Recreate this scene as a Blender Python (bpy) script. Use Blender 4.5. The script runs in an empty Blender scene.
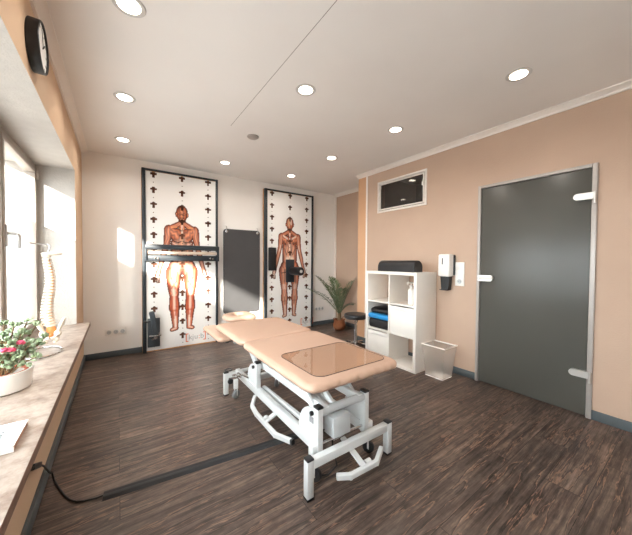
import bpy, bmesh, math, random
import numpy as np
from mathutils import Vector, Matrix
random.seed(7); np.random.seed(7)
PI = math.pi
sc = bpy.context.scene
COL = sc.collection

# ------------------------------------------------------------------ materials
def s2l(c):
    return tuple((x/12.92 if x <= .04045 else ((x+.055)/1.055)**2.4) for x in c)
def rgb(r, g, b):
    return s2l((r/255, g/255, b/255)) + (1,)

class NT:
    def __init__(s, name):
        s.m = bpy.data.materials.new(name); s.m.use_nodes = True
        s.t = s.m.node_tree; s.t.nodes.clear()
        s.out = s.n('ShaderNodeOutputMaterial')
    def n(s, typ, **kw):
        nd = s.t.nodes.new(typ)
        for k, v in kw.items(): setattr(nd, k, v)
        return nd
    def l(s, a, b): s.t.links.new(a, b)
    def principled(s, col=None, rough=.5, metal=0, **kw):
        p = s.n('ShaderNodeBsdfPrincipled')
        if col is not None: p.inputs['Base Color'].default_value = col
        p.inputs['Roughness'].default_value = rough
        p.inputs['Metallic'].default_value = metal
        for k, v in kw.items(): p.inputs[k].default_value = v
        s.l(p.outputs[0], s.out.inputs[0]); return p
    def coord(s, scale=(1, 1, 1), rot=(0, 0, 0), out='Object'):
        tc = s.n('ShaderNodeTexCoord'); mp = s.n('ShaderNodeMapping')
        mp.inputs['Scale'].default_value = scale; mp.inputs['Rotation'].default_value = rot
        s.l(tc.outputs[out], mp.inputs[0]); return mp.outputs[0]
    def noise(s, vec, scale=5, detail=3, rough=.5):
        n = s.n('ShaderNodeTexNoise'); n.inputs['Scale'].default_value = scale
        n.inputs['Detail'].default_value = detail; n.inputs['Roughness'].default_value = rough
        s.l(vec, n.inputs['Vector']); return n.outputs['Fac']
    def ramp(s, fac, stops):
        r = s.n('ShaderNodeValToRGB'); e = r.color_ramp.elements
        while len(e) < len(stops): e.new(.5)
        for el, (p, c) in zip(e, stops): el.position = p; el.color = c
        s.l(fac, r.inputs[0]); return r.outputs[0]
    def mix(s, fac, a, b, mode='MIX'):
        m = s.n('ShaderNodeMix', data_type='RGBA', blend_type=mode)
        for sock, v in ((m.inputs[0], fac), (m.inputs[6], a), (m.inputs[7], b)):
            if hasattr(v, 'links'): s.l(v, sock)
            else: sock.default_value = v
        return m.outputs[2]
    def bump(s, p, h, strength=.2, dist=.01):
        b = s.n('ShaderNodeBump'); b.inputs['Strength'].default_value = strength
        b.inputs['Distance'].default_value = dist
        s.l(h, b.inputs['Height']); s.l(b.outputs[0], p.inputs['Normal'])

def mat(name, col, rough=.5, metal=0, var=.06, nscale=12, bump=0, bscale=60, bdist=.004, **kw):
    t = NT(name); p = t.principled(col, rough, metal, **kw); v = t.coord()
    if var:
        f = t.noise(v, nscale, 3)
        dark = tuple(c*(1-var) for c in col[:3]) + (1,); lite = tuple(min(1, c*(1+var)) for c in col[:3]) + (1,)
        t.l(t.ramp(f, [(.3, dark), (.7, lite)]), p.inputs['Base Color'])
    if bump: t.bump(p, t.noise(v, bscale, 2), bump, bdist)
    return t.m

M = {}
M['wall_tan'] = mat('wall_tan_plaster', rgb(188, 161, 141), .85, var=.03, nscale=3, bump=.35, bscale=90, bdist=.004)
M['wall_tan_deep'] = mat('wall_deep_tan', rgb(204, 160, 124), .85, var=.03, nscale=3, bump=.3, bscale=90, bdist=.004)
M['wall_cream'] = mat('wall_cream_paint', rgb(242, 237, 231), .85, var=.02, nscale=2, bump=.15, bscale=120, bdist=.003)
M['wall_apricot'] = mat('wall_apricot_paint', rgb(214, 184, 154), .85, var=.03, nscale=4, bump=.3, bscale=120, bdist=.004)
M['reveal'] = mat('reveal_stucco', rgb(186, 180, 173), .9, var=.04, nscale=14, bump=.5, bscale=70, bdist=.006)
M['white_trim'] = mat('white_trim_paint', rgb(236, 228, 220), .5, var=.02)
M['base_grey'] = mat('slate_grey_skirting', rgb(80, 87, 90), .45, var=.06)
M['white_metal'] = mat('white_powder_coat', rgb(214, 215, 214), .3, var=.02)
M['grey_metal'] = mat('grey_powder_coat', rgb(188, 190, 190), .35, var=.03)
M['white_plastic'] = mat('white_plastic', rgb(238, 234, 228), .35, var=.02)
M['white_lam'] = mat('white_laminate', rgb(240, 234, 226), .4, var=.015)
M['black_plastic'] = mat('black_plastic', rgb(26, 27, 29), .45, var=.15)
M['black_rubber'] = mat('dark_rubber', rgb(42, 42, 44), .7, var=.1)
M['wheel_grey'] = mat('grey_wheel_rubber', rgb(120, 122, 124), .6, var=.1)
M['black_vinyl'] = mat('black_vinyl', rgb(24, 24, 27), .42, var=.15, bump=.15, bscale=200, bdist=.001)
M['chrome'] = mat('chrome', rgb(215, 215, 215), .15, 1, var=.02)
M['steel'] = mat('brushed_steel', rgb(205, 200, 194), .35, .75, var=.03)
M['silver_paint'] = mat('silver_paint', rgb(205, 203, 200), .35, .1, var=.02)
M['alu_frame'] = mat('grey_window_aluminium', rgb(168, 158, 148), .45, var=.04)
M['silver_frame'] = mat('pale_silver_frame', rgb(172, 164, 158), .4, .2, var=.03)
M['slate_rail'] = mat('slate_blue_grey_steel', rgb(38, 45, 51), .45, var=.06)
M['dark_attach'] = mat('dark_grey_steel', rgb(62, 68, 74), .45, var=.08)
M['ply'] = mat('plywood_edge', rgb(202, 150, 100), .7, var=.2, nscale=30)
M['pale_strip'] = mat('pale_strip', rgb(222, 200, 180), .6, var=.05)
M['hole_wood'] = mat('bored_brown_wood', rgb(100, 54, 28), .7, var=.25, nscale=40)
M['leather'] = mat('peach_leatherette', rgb(186, 153, 132), .48, var=.02, nscale=4, bump=.12, bscale=320, bdist=.001)
M['mat_grey'] = mat('grey_gym_mat', rgb(66, 64, 64), .75, var=.06, nscale=6, bump=.2, bscale=250, bdist=.002)
M['blue_foam'] = mat('blue_foam', rgb(30, 130, 190), .6, var=.08)
M['bone'] = mat('ivory_bone_plastic', rgb(240, 226, 208), .45, var=.06, nscale=40)
M['disc'] = mat('orange_disc_plastic', rgb(214, 142, 80), .5, var=.12, nscale=40)
M['ceramic'] = mat('white_ceramic', rgb(240, 236, 230), .3, var=.02)
M['terracotta'] = mat('terracotta', rgb(196, 98, 58), .7, var=.12)
M['leaf'] = mat('jade_leaf', rgb(160, 178, 144), .5, var=.3, nscale=25)
M['palm'] = mat('palm_leaf', rgb(92, 106, 74), .5, var=.35, nscale=10)
M['stem'] = mat('brown_stem', rgb(120, 96, 66), .7, var=.2)
M['pink'] = mat('pink_petal', rgb(232, 84, 118), .5, var=.2, nscale=50)
M['paper'] = mat('white_paper', rgb(242, 242, 240), .5, var=.01)
M['pages'] = mat('booklet_pages', rgb(190, 150, 128), .8, var=.12, nscale=80)
M['ink'] = mat('dark_ink', rgb(45, 45, 48), .6, var=.05)
M['ink_grey'] = mat('pale_grey_ink', rgb(178, 178, 176), .6, var=.03)
M['ink_orange'] = mat('orange_ink', rgb(238, 120, 78), .6, var=.05)
M['ink_blue'] = mat('blue_ink', rgb(96, 136, 164), .6, var=.2, nscale=90)
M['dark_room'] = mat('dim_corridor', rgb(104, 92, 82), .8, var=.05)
M['label_grey'] = mat('printed_label_grey', rgb(150, 150, 152), .5, var=.2, nscale=120)

def floor_material():
    t = NT('dark_oak_planks'); p = t.principled(rough=.42)
    v = t.coord()
    br = t.n('ShaderNodeTexBrick'); br.offset = .37; br.offset_frequency = 2
    t.l(v, br.inputs['Vector'])
    br.inputs['Color1'].default_value = (.0, .0, .0, 1); br.inputs['Color2'].default_value = (1, 1, 1, 1)
    br.inputs['Mortar'].default_value = (.5, .5, .5, 1)
    br.inputs['Scale'].default_value = 1; br.inputs['Brick Width'].default_value = 1.22
    br.inputs['Row Height'].default_value = .178; br.inputs['Mortar Size'].default_value = .0016
    br.inputs['Mortar Smooth'].default_value = .1
    # offset grain per plank
    sh = t.n('ShaderNodeVectorMath', operation='MULTIPLY_ADD')
    t.l(br.outputs['Color'], sh.inputs[0]); sh.inputs[1].default_value = (7.3, 3.1, 0); t.l(v, sh.inputs[2])
    mp = t.n('ShaderNodeMapping'); mp.inputs['Scale'].default_value = (2.2, 34, 1); t.l(sh.outputs[0], mp.inputs[0])
    g = t.noise(mp.outputs[0], 1.0, 9, .7)
    mp2 = t.n('ShaderNodeMapping'); mp2.inputs['Scale'].default_value = (1.3, 9, 1); t.l(sh.outputs[0], mp2.inputs[0])
    b = t.noise(mp2.outputs[0], 1.0, 4, .6)
    mp3 = t.n('ShaderNodeMapping'); mp3.inputs['Scale'].default_value = (3.2, 60, 1); t.l(sh.outputs[0], mp3.inputs[0])
    s = t.noise(mp3.outputs[0], 1.0, 3, .6)
    base = t.ramp(g, [(.34, rgb(48, 40, 37)), (.46, rgb(88, 75, 69)), (.58, rgb(120, 105, 96)), (.72, rgb(160, 143, 131))])
    tone = t.ramp(b, [(.3, (.5, .48, .47, 1)), (.7, (1.1, 1.05, 1.0, 1))])
    c = t.mix(1.0, base, tone, 'MULTIPLY')
    pl = t.ramp(br.outputs['Color'], [(0, (.82, .82, .82, 1)), (1, (1.12, 1.1, 1.08, 1))])
    c = t.mix(1.0, c, pl, 'MULTIPLY')
    st = t.ramp(s, [(.66, (0, 0, 0, 1)), (.74, (1, 1, 1, 1))])
    c = t.mix(t.mix(1.0, st, (.45, .45, .45, 1), 'MULTIPLY'), c, rgb(176, 140, 114))
    dk = t.ramp(s, [(.27, (1, 1, 1, 1)), (.34, (0, 0, 0, 1))])
    c = t.mix(t.mix(1.0, dk, (.7, .7, .7, 1), 'MULTIPLY'), c, rgb(34, 27, 25))
    c = t.mix(br.outputs['Fac'], c, rgb(36, 28, 26))
    # thin weathered cracks: ridges of a warped noise stretched along the plank
    wn = t.n('ShaderNodeTexNoise'); wn.inputs['Scale'].default_value = 3.0; wn.inputs['Detail'].default_value = 3; t.l(sh.outputs[0], wn.inputs['Vector'])
    wv_ = t.n('ShaderNodeVectorMath', operation='MULTIPLY_ADD'); t.l(wn.outputs['Color'], wv_.inputs[0]); wv_.inputs[1].default_value = (.05, .05, 0); t.l(sh.outputs[0], wv_.inputs[2])
    mp4 = t.n('ShaderNodeMapping'); mp4.inputs['Scale'].default_value = (1.1, 13, 1); t.l(wv_.outputs[0], mp4.inputs[0])
    rn = t.noise(mp4.outputs[0], 1.0, 5, .55)
    cr = t.ramp(rn, [(.488, (0, 0, 0, 1)), (.495, (1, 1, 1, 1)), (.501, (1, 1, 1, 1)), (.507, (0, 0, 0, 1))])
    cd_ = t.ramp(rn, [(.506, (0, 0, 0, 1)), (.511, (1, 1, 1, 1)), (.520, (1, 1, 1, 1)), (.54, (0, 0, 0, 1))])
    c = t.mix(t.mix(1.0, cd_, (.65, .65, .65, 1), 'MULTIPLY'), c, rgb(36, 29, 27))
    c = t.mix(t.mix(1.0, cr, (.45, .45, .45, 1), 'MULTIPLY'), c, rgb(164, 126, 102))
    bl = t.noise(v, 14, 6, .7)
    c = t.mix(1.0, c, t.ramp(bl, [(.35, (.72, .70, .69, 1)), (.65, (1.12, 1.1, 1.09, 1))]), 'MULTIPLY')
    t.l(c, p.inputs['Base Color'])
    t.l(t.ramp(g, [(.3, (.42, .42, .42, 1)), (.8, (.3, .3, .3, 1))]), p.inputs['Roughness'])
    t.bump(p, g, .25, .003)
    return t.m
M['floor'] = floor_material()

def ceiling_material():
    t = NT('ceiling_board'); p = t.principled(rough=.9); v = t.coord()
    f = t.noise(v, 1.3, 3)
    c = t.ramp(f, [(.3, rgb(238, 234, 230)), (.7, rgb(243, 240, 236))])
    sx = t.n('ShaderNodeSeparateXYZ'); t.l(v, sx.inputs[0])
    a = t.n('ShaderNodeMath', operation='SUBTRACT'); t.l(sx.outputs[0], a.inputs[0]); a.inputs[1].default_value = .912
    a2 = t.n('ShaderNodeMath', operation='ABSOLUTE'); t.l(a.outputs[0], a2.inputs[0])
    a3 = t.n('ShaderNodeMath', operation='LESS_THAN'); t.l(a2.outputs[0], a3.inputs[0]); a3.inputs[1].default_value = .0016
    b3 = t.n('ShaderNodeMath', operation='LESS_THAN'); t.l(sx.outputs[1], b3.inputs[0]); b3.inputs[1].default_value = 2.75
    m = t.n('ShaderNodeMath', operation='MULTIPLY'); t.l(a3.outputs[0], m.inputs[0]); t.l(b3.outputs[0], m.inputs[1])
    t.l(t.mix(m.outputs[0], c, rgb(120, 108, 98)), p.inputs['Base Color'])
    t.bump(p, t.noise(v, 200, 2), .08, .002)
    return t.m
M['ceiling'] = ceiling_material()

def marble_material():
    t = NT('beige_marble'); p = t.principled(rough=.38); v = t.coord()
    f = t.noise(v, 9, 8, .68); d = t.noise(v, 30, 4, .6)
    c = t.ramp(f, [(.34, rgb(112, 90, 78)), (.45, rgb(158, 138, 124)), (.56, rgb(180, 164, 151)), (.7, rgb(200, 187, 176))])
    c = t.mix(.25, c, t.ramp(d, [(.35, rgb(126, 104, 90)), (.65, rgb(204, 192, 182))]))
    t.l(c, p.inputs['Base Color']); return t.m
M['marble'] = marble_material()
M['sill_edge'] = mat('brown_stone_edge', rgb(128, 98, 82), .5, var=.15, nscale=40)

def glass_material(name, tint, gloss, frost=0, frostcol=(.8, .84, .85, 1), scatter=0):
    t = NT(name)
    tr = t.n('ShaderNodeBsdfTransparent'); tr.inputs[0].default_value = tint
    gl = t.n('ShaderNodeBsdfGlossy'); gl.inputs['Roughness'].default_value = .02
    fr = t.n('ShaderNodeFresnel'); fr.inputs[0].default_value = gloss
    ge = t.n('ShaderNodeNewGeometry'); fm = t.n('ShaderNodeMath', operation='MULTIPLY_ADD')
    t.l(ge.outputs['Backfacing'], fm.inputs[0]); fm.inputs[1].default_value = -1; fm.inputs[2].default_value = 1
    fq = t.n('ShaderNodeMath', operation='MULTIPLY'); t.l(fm.outputs[0], fq.inputs[0]); t.l(fr.outputs[0], fq.inputs[1])
    mx = t.n('ShaderNodeMixShader'); t.l(fq.outputs[0], mx.inputs[0]); t.l(tr.outputs[0], mx.inputs[1]); t.l(gl.outputs[0], mx.inputs[2])
    last = mx.outputs[0]
    if frost:
        tl = t.n('ShaderNodeBsdfTranslucent'); tl.inputs[0].default_value = frostcol
        df = t.n('ShaderNodeBsdfDiffuse'); df.inputs[0].default_value = frostcol
        m1 = t.n('ShaderNodeMixShader'); m1.inputs[0].default_value = .3; t.l(tl.outputs[0], m1.inputs[1]); t.l(df.outputs[0], m1.inputs[2])
        if scatter:
            rf = t.n('ShaderNodeBsdfRefraction'); rf.inputs['Color'].default_value = (.93, .96, .97, 1); rf.inputs['Roughness'].default_value = .5; rf.inputs['IOR'].default_value = 1.45
            m3 = t.n('ShaderNodeMixShader'); m3.inputs[0].default_value = scatter; t.l(m1.outputs[0], m3.inputs[1]); t.l(rf.outputs[0], m3.inputs[2]); m1 = m3
        m2 = t.n('ShaderNodeMixShader'); m2.inputs[0].default_value = frost; t.l(last, m2.inputs[1]); t.l(m1.outputs[0], m2.inputs[2])
        last = m2.outputs[0]
    t.l(last, t.out.inputs[0]); return t.m
M['glass'] = glass_material('window_glass', (.96, .98, .98, 1), 1.45)
M['frost_film'] = glass_material('frosted_film', (.95, .97, .97, 1), 1.3, .8, (.6, .64, .66, 1), .85)
M['hatch_glass'] = glass_material('dark_hatch_glass', (.55, .5, .46, 1), 1.9)
M['sheet'] = glass_material('clear_vinyl_sheet', (.965, .935, .905, 1), 1.6)
M['bin_clear'] = glass_material('clear_bin_plastic', (.97, .96, .95, 1), 1.35, .29, (.93, .9, .87, 1))

def door_glass():
    t = NT('satin_grey_glass'); p = t.principled(rgb(88, 86, 80), .3, **{'Specular IOR Level': .3}); v = t.coord()
    p.inputs['Transmission Weight'].default_value = .12
    f = t.noise(v, 1.5, 2)
    t.l(t.ramp(f, [(.3, rgb(85, 83, 77)), (.7, rgb(91, 89, 83))]), p.inputs['Base Color'])
    t.bump(p, t.noise(v, 400, 2), .05, .001)
    return t.m
M['door_glass'] = door_glass()

def emit(name, col, strength):
    t = NT(name); e = t.n('ShaderNodeEmission'); e.inputs[0].default_value = col; e.inputs[1].default_value = strength
    t.l(e.outputs[0], t.out.inputs[0]); return t.m
M['lamp'] = emit('lit_led_lens', (1, .86, .70, 1), 9)

def wicker():
    t = NT('brown_wicker'); p = t.principled(rough=.75); v = t.coord()
    w = t.n('ShaderNodeTexWave', wave_type='BANDS', bands_direction='Z'); w.inputs['Scale'].default_value = 22
    w.inputs['Distortion'].default_value = 2.5; t.l(v, w.inputs['Vector'])
    t.l(t.ramp(w.outputs['Fac'], [(.1, rgb(112, 62, 36)), (.8, rgb(178, 110, 68))]), p.inputs['Base Color'])
    t.bump(p, w.outputs['Fac'], .6, .006); return t.m
M['wicker'] = wicker()

def print_material():
    t = NT('printed_panel_face'); p = t.principled(rough=.55)
    a = t.n('ShaderNodeAttribute', attribute_name='Col'); t.l(a.outputs['Color'], p.inputs['Base Color']); return t.m
M['print'] = print_material()

# ------------------------------------------------------------------ mesh building
OFF = {}
class MB:
    def __init__(s): s.bm = bmesh.new(); s.smooth = False
    def _merge(s, b, mtx=None, mi=0):
        if mtx is not None: bmesh.ops.transform(b, matrix=mtx, verts=b.verts)
        for f in b.faces: f.material_index = mi
        me = bpy.data.meshes.new('tmp'); b.to_mesh(me); b.free(); s.bm.from_mesh(me); bpy.data.meshes.remove(me)
    def box(s, x0, x1, y0, y1, z0, z1, bev=0, seg=2, mi=0, mtx=None):
        b = bmesh.new(); bmesh.ops.create_cube(b, size=1)
        bmesh.ops.transform(b, matrix=Matrix.Translation(((x0+x1)/2, (y0+y1)/2, (z0+z1)/2)) @ Matrix.Diagonal((x1-x0, y1-y0, z1-z0, 1)), verts=b.verts)
        if bev: bmesh.ops.bevel(b, geom=b.edges[:], offset=min(bev, .49*min(x1-x0, y1-y0, z1-z0)), segments=seg, profile=.5, affect='EDGES')
        s._merge(b, mtx, mi); return s
    def bar(s, a, b_, w, h, bev=.003, up=(0, 0, 1), mi=0):
        a = Vector(a); b_ = Vector(b_); d = b_-a; L = d.length; z = d.normalized()
        u = Vector(up); x = u.cross(z)
        if x.length < 1e-4: x = Vector((1, 0, 0)).cross(z)
        x.normalize(); y = z.cross(x)
        m = Matrix((x, y, z)).transposed().to_4x4(); m.translation = (a+b_)/2
        return s.box(-w/2, w/2, -h/2, h/2, -L/2, L/2, bev, 1, mi, m)
    def cyl(s, a, b_, r, r2=None, n=20, bev=0, mi=0):
        a = Vector(a); b_ = Vector(b_); d = b_-a; L = d.length
        b = bmesh.new(); bmesh.ops.create_cone(b, cap_ends=True, segments=n, radius1=r, radius2=r if r2 is None else r2, depth=L)
        if bev:
            es = [e for e in b.edges if abs(e.verts[0].co.z-e.verts[1].co.z) < 1e-6]
            bmesh.ops.bevel(b, geom=es, offset=bev, segments=2, profile=.5, affect='EDGES')
        m = d.to_track_quat('Z', 'Y').to_matrix().to_4x4(); m.translation = (a+b_)/2
        s._merge(b, m, mi); return s
    def tube(s, pts, r, n=8, closed=False, mi=0, radii=None):
        pts = [Vector(p) for p in pts]; N = len(pts); rings = []
        b = bmesh.new(); ref = None
        for i, p in enumerate(pts):
            if closed: t = pts[(i+1) % N]-pts[i-1]
            else: t = pts[min(i+1, N-1)]-pts[max(i-1, 0)]
            t.normalize()
            if ref is None:
                ref = Vector((0, 0, 1)) if abs(t.z) < .9 else Vector((1, 0, 0))
            x = ref-t*ref.dot(t); x.normalize(); ref = x; y = t.cross(x)
            rr = radii[i] if radii else r
            rings.append([b.verts.new(p+(x*math.cos(2*PI*k/n)+y*math.sin(2*PI*k/n))*rr) for k in range(n)])
        for i in range(N if closed else N-1):
            A, B = rings[i], rings[(i+1) % N]
            for k in range(n): b.faces.new((A[k], A[(k+1) % n], B[(k+1) % n], B[k]))
        if not closed: b.faces.new(rings[0][::-1]); b.faces.new(rings[-1])
        s._merge(b, None, mi); return s
    def lathe(s, prof, c=(0, 0, 0), n=32, sx=1, sy=1, mi=0, mtx=None):
        b = bmesh.new(); rings = []
        for r, z in prof:
            rings.append([b.verts.new((c[0]+sx*r*math.cos(2*PI*k/n), c[1]+sy*r*math.sin(2*PI*k/n), c[2]+z)) for k in range(n)])
        for A, B in zip(rings, rings[1:]):
            for k in range(n): b.faces.new((A[k], A[(k+1) % n], B[(k+1) % n], B[k]))
        b.faces.new(rings[0][::-1]); b.faces.new(rings[-1])
        s._merge(b, mtx, mi); return s
    def ball(s, c, r, scale=(1, 1, 1), rot=None, n=12, mi=0):
        b = bmesh.new(); bmesh.ops.create_uvsphere(b, u_segments=n, v_segments=max(6, n//2+2), radius=r)
        m = Matrix.Translation(c) @ (rot.to_4x4() if rot else Matrix()) @ Matrix.Diagonal((*scale, 1))
        s._merge(b, m, mi); return s
    def prism(s, poly, axis, a, b_, mi=0):
        """polygon (u,v) extruded along axis X/Y/Z from a to b"""
        b = bmesh.new()
        def P(u, v, w): return {'X': (w, u, v), 'Y': (u, w, v), 'Z': (u, v, w)}[axis]
        A = [b.verts.new(P(u, v, a)) for u, v in poly]; B = [b.verts.new(P(u, v, b_)) for u, v in poly]
        n = len(poly); b.faces.new(A[::-1]); b.faces.new(B)
        for k in range(n): b.faces.new((A[k], A[(k+1) % n], B[(k+1) % n], B[k]))
        bmesh.ops.recalc_face_normals(b, faces=b.faces[:]); s._merge(b, None, mi); return s
    def cushion(s, x0, x1, y0, y1, z0, z1, R=.05, r=.03, crown=.004, pucker=0):
        b = bmesh.new(); rings = []; nc = 8; zc = (z0+z1)/2; hz = (z1-z0)/2
        def outline(inset):
            Rr = max(R-inset, .004); pts = []
            X0, X1, Y0, Y1 = x0+inset, x1-inset, y0+inset, y1-inset
            for (cx, cy, a0) in ((X1-Rr, Y1-Rr, 0), (X0+Rr, Y1-Rr, PI/2), (X0+Rr, Y0+Rr, PI), (X1-Rr, Y0+Rr, 1.5*PI)):
                for k in range(nc+1):
                    a = a0+PI/2*k/nc; pts.append((cx+Rr*math.cos(a), cy+Rr*math.sin(a)))
            out = []
            for i, p in enumerate(pts):
                q = pts[(i+1) % len(pts)]; L = math.hypot(q[0]-p[0], q[1]-p[1]); m = max(1, int(round(L/.05))) if pucker == 0 else max(1, int(round(max(x1-x0, y1-y0)/(.02)))) if L > .1 else 1
                for k in range(m): out.append((p[0]+(q[0]-p[0])*k/m, p[1]+(q[1]-p[1])*k/m))
            return out
        na = 10; K = None
        for j in range(na+1):
            th = -PI/2+PI*j/na; ins = r*(1-math.cos(th)); z = zc+hz*math.sin(th)
            o = outline(ins)
            if K is None: K = len(o)
            ring = []
            for i in range(K):
                u, v = o[i % len(o)] if len(o) == K else o[int(i*len(o)/K)]
                if pucker and v < y0+.05:
                    w = math.cos(th)**2
                    v += pucker*w*(math.sin(u*95)+.6*math.sin(u*47+1))
                ring.append(b.verts.new((u, v, z)))
            rings.append(ring)
        for t_, zz in ((.5, crown*.6), (.1, crown)):
            ring = []
            for vtx in rings[na]:
                cx, cy = (x0+x1)/2, (y0+y1)/2
                ring.append(b.verts.new((cx+(vtx.co.x-cx)*(t_ if t_ == .1 else .85), cy+(vtx.co.y-cy)*(t_ if t_ == .1 else .95), z1+zz)))
            rings.append(ring)
        for A, B in zip(rings, rings[1:]):
            for k in range(K): b.faces.new((A[k], A[(k+1) % K], B[(k+1) % K], B[k]))
        b.faces.new(rings[0][::-1]); b.faces.new(rings[-1])
        s._merge(b); return s
    def build(s, name, m, parent=None, loc=None, smooth=None, angle=35):
        off = Vector(OFF[parent.name]) if parent else Vector(loc or (0, 0, 0))
        bmesh.ops.translate(s.bm, vec=-off, verts=s.bm.verts)
        bmesh.ops.recalc_face_normals(s.bm, faces=s.bm.faces[:])
        me = bpy.data.meshes.new(name); s.bm.to_mesh(me); s.bm.free()
        for mm in (m if isinstance(m, (list, tuple)) else [m]): me.materials.append(M[mm] if isinstance(mm, str) else mm)
        for p in me.polygons: p.use_smooth = True
        if smooth is not True:
            try: me.set_sharp_from_angle(angle=math.radians(angle))
            except Exception: pass
        o = bpy.data.objects.new(name, me); COL.objects.link(o)
        if parent: o.parent = parent
        else: o.location = off
        OFF[o.name] = off
        return o

def tag(o, label=None, cat=None, group=None, kind=None):
    if label: o['label'] = label
    if cat: o['category'] = cat
    if group: o['group'] = group
    if kind: o['kind'] = kind
    return o
def thing(name, loc, label, cat, group=None, kind=None):
    o = bpy.data.objects.new(name, None); o.empty_display_size = .05; COL.objects.link(o); o.location = loc
    OFF[o.name] = Vector(loc); return tag(o, label, cat, group, kind)
def struct(name, mb, m, **kw):
    return tag(mb.build(name, m, **kw), kind='structure')
def copy_tree(o, parent=None):
    c = o.copy(); COL.objects.link(c)
    if parent: c.parent = parent
    for ch in list(o.children): copy_tree(ch, c)
    return c
def text_mesh(body, size, mtx, name, m, parent, ext=.0006):
    cu = bpy.data.curves.new('tmp_text', 'FONT'); cu.body = body; cu.size = size; cu.extrude = ext
    ob = bpy.data.objects.new('tmp_text', cu); COL.objects.link(ob)
    dg = bpy.context.evaluated_depsgraph_get(); me = bpy.data.meshes.new_from_object(ob.evaluated_get(dg))
    bpy.data.objects.remove(ob); bpy.data.curves.remove(cu)
    b = MB(); bm = bmesh.new(); bm.from_mesh(me); bpy.data.meshes.remove(me); b._merge(bm, mtx)
    return b.build(name, m, parent)

# ------------------------------------------------------------------ room constants
XR, YB, XL, XA, H, Y0 = 3.063, 4.396, -.345, 3.575, 2.55, -1.6
YR, ZS, ZL, XW = 3.72, .58, 2.13, -.66      # reveal end, sill top, soffit, window plane
YN = -1.2                                     # near end of the window niche

struct('floor', MB().box(-.9, 4.4, Y0-.1, YB+.1, -.1, 0), 'floor')
struct('ceiling', MB().box(-.9, 4.4, Y0-.1, YB+.1, H, H+.1), 'ceiling')
struct('wall_back', MB().box(-.9, 3.7, YB, YB+.1, 0, H), 'wall_cream')
struct('wall_front', MB().box(-.9, 3.2, Y0-.1, Y0, 0, H), 'wall_cream')
# left wall: lintel, piers, parapet under the sill; tan towards the room, pale stucco inside the niche
b = MB()
b.box(-.9, XL, Y0, YB, ZL, H); b.box(-.9, XL, YR, YB, 0, ZL); b.box(-.9, XL, Y0, YN, 0, ZL); b.box(-.9, XL, YN, YR, 0, ZS-.04)
for f in b.bm.faces:
    f.normal_update(); c = f.calc_center_median()
    f.material_index = 0 if c.x > XL-.001 else 1
struct('wall_left', b, ['wall_apricot', 'reveal'])
# right wall with door opening and high hatch opening
DY0, DY1, DZ = .56, 1.40, 1.995
HY0, HY1, HZ0, HZ1 = 2.045, 2.785, 1.947, 2.343
YC, YE = 3.03, 3.21
b = MB()
for (y0, y1, z0, z1) in ((Y0, DY0, 0, H), (DY0, DY1, DZ, H), (DY1, HY0, 0, H), (HY0, HY1, 0, HZ0), (HY0, HY1, HZ1, H), (HY1, YC, 0, H)):
    b.box(XR, XR+.12, y0, y1, z0, z1)
struct('wall_right', b, 'wall_tan')
struct('wall_pier', MB().box(XR, XR+.12, YC, YE, 0, H), 'wall_tan_deep')
struct('wall_alcove', MB().box(XA, XA+.1, YE-.1, YB, 0, H).box(XR+.12, XA+.1, YE-.1, YE-.001, 0, H), 'wall_tan')
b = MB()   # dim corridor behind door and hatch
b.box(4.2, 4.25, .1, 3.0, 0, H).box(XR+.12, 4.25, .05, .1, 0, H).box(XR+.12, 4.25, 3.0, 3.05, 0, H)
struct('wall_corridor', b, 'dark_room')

# trims
def moulding(x, sgn, y0, y1, name):
    b = MB(); p = [(x, H), (x-sgn*.06, H), (x-sgn*.06, H-.008), (x-sgn*.045, H-.012), (x-sgn*.018, H-.032), (x-sgn*.014, H-.045), (x, H-.045)]
    b.prism(p, 'Y', y0, y1); struct(name, b, 'white_trim')
moulding(XR, 1, Y0, YE, 'trim_1'); moulding(XL, -1, Y0, YB, 'trim_2'); moulding(XA, 1, YE, YB, 'trim_3')
struct('trim_4', MB().box(XR-.006, XR+.001, YC-.018, YC+.012, 0, H-.045), 'white_trim')
struct('trim_5', MB().box(XA-.028, XA, YB-.028, YB, 0, H-.045), 'white_trim')
struct('trim_6', MB().box(XR-.012, XR, 1.945, 1.965, 0, .34), 'white_trim')
def skirting(name, b): struct(name, b, 'base_grey')
skirting('baseboard_right', MB().box(XR-.014, XR, DY1+.022, YE, 0, .075, .003).box(XR-.014, XR, Y0, DY0-.025, 0, .075, .003))
skirting('baseboard_back', MB().box(XL, .262, YB-.014, YB, 0, .075, .003).box(1.235, 1.98, YB-.014, YB, 0, .075, .003).box(3.01, XA, YB-.014, YB, 0, .075, .003))
skirting('baseboard_left', MB().box(XL, XL+.016, Y0, YB-.014, 0, .075, .003))
skirting('baseboard_alcove', MB().box(XA-.014, XA, YE, YB-.014, 0, .075, .003))

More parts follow.
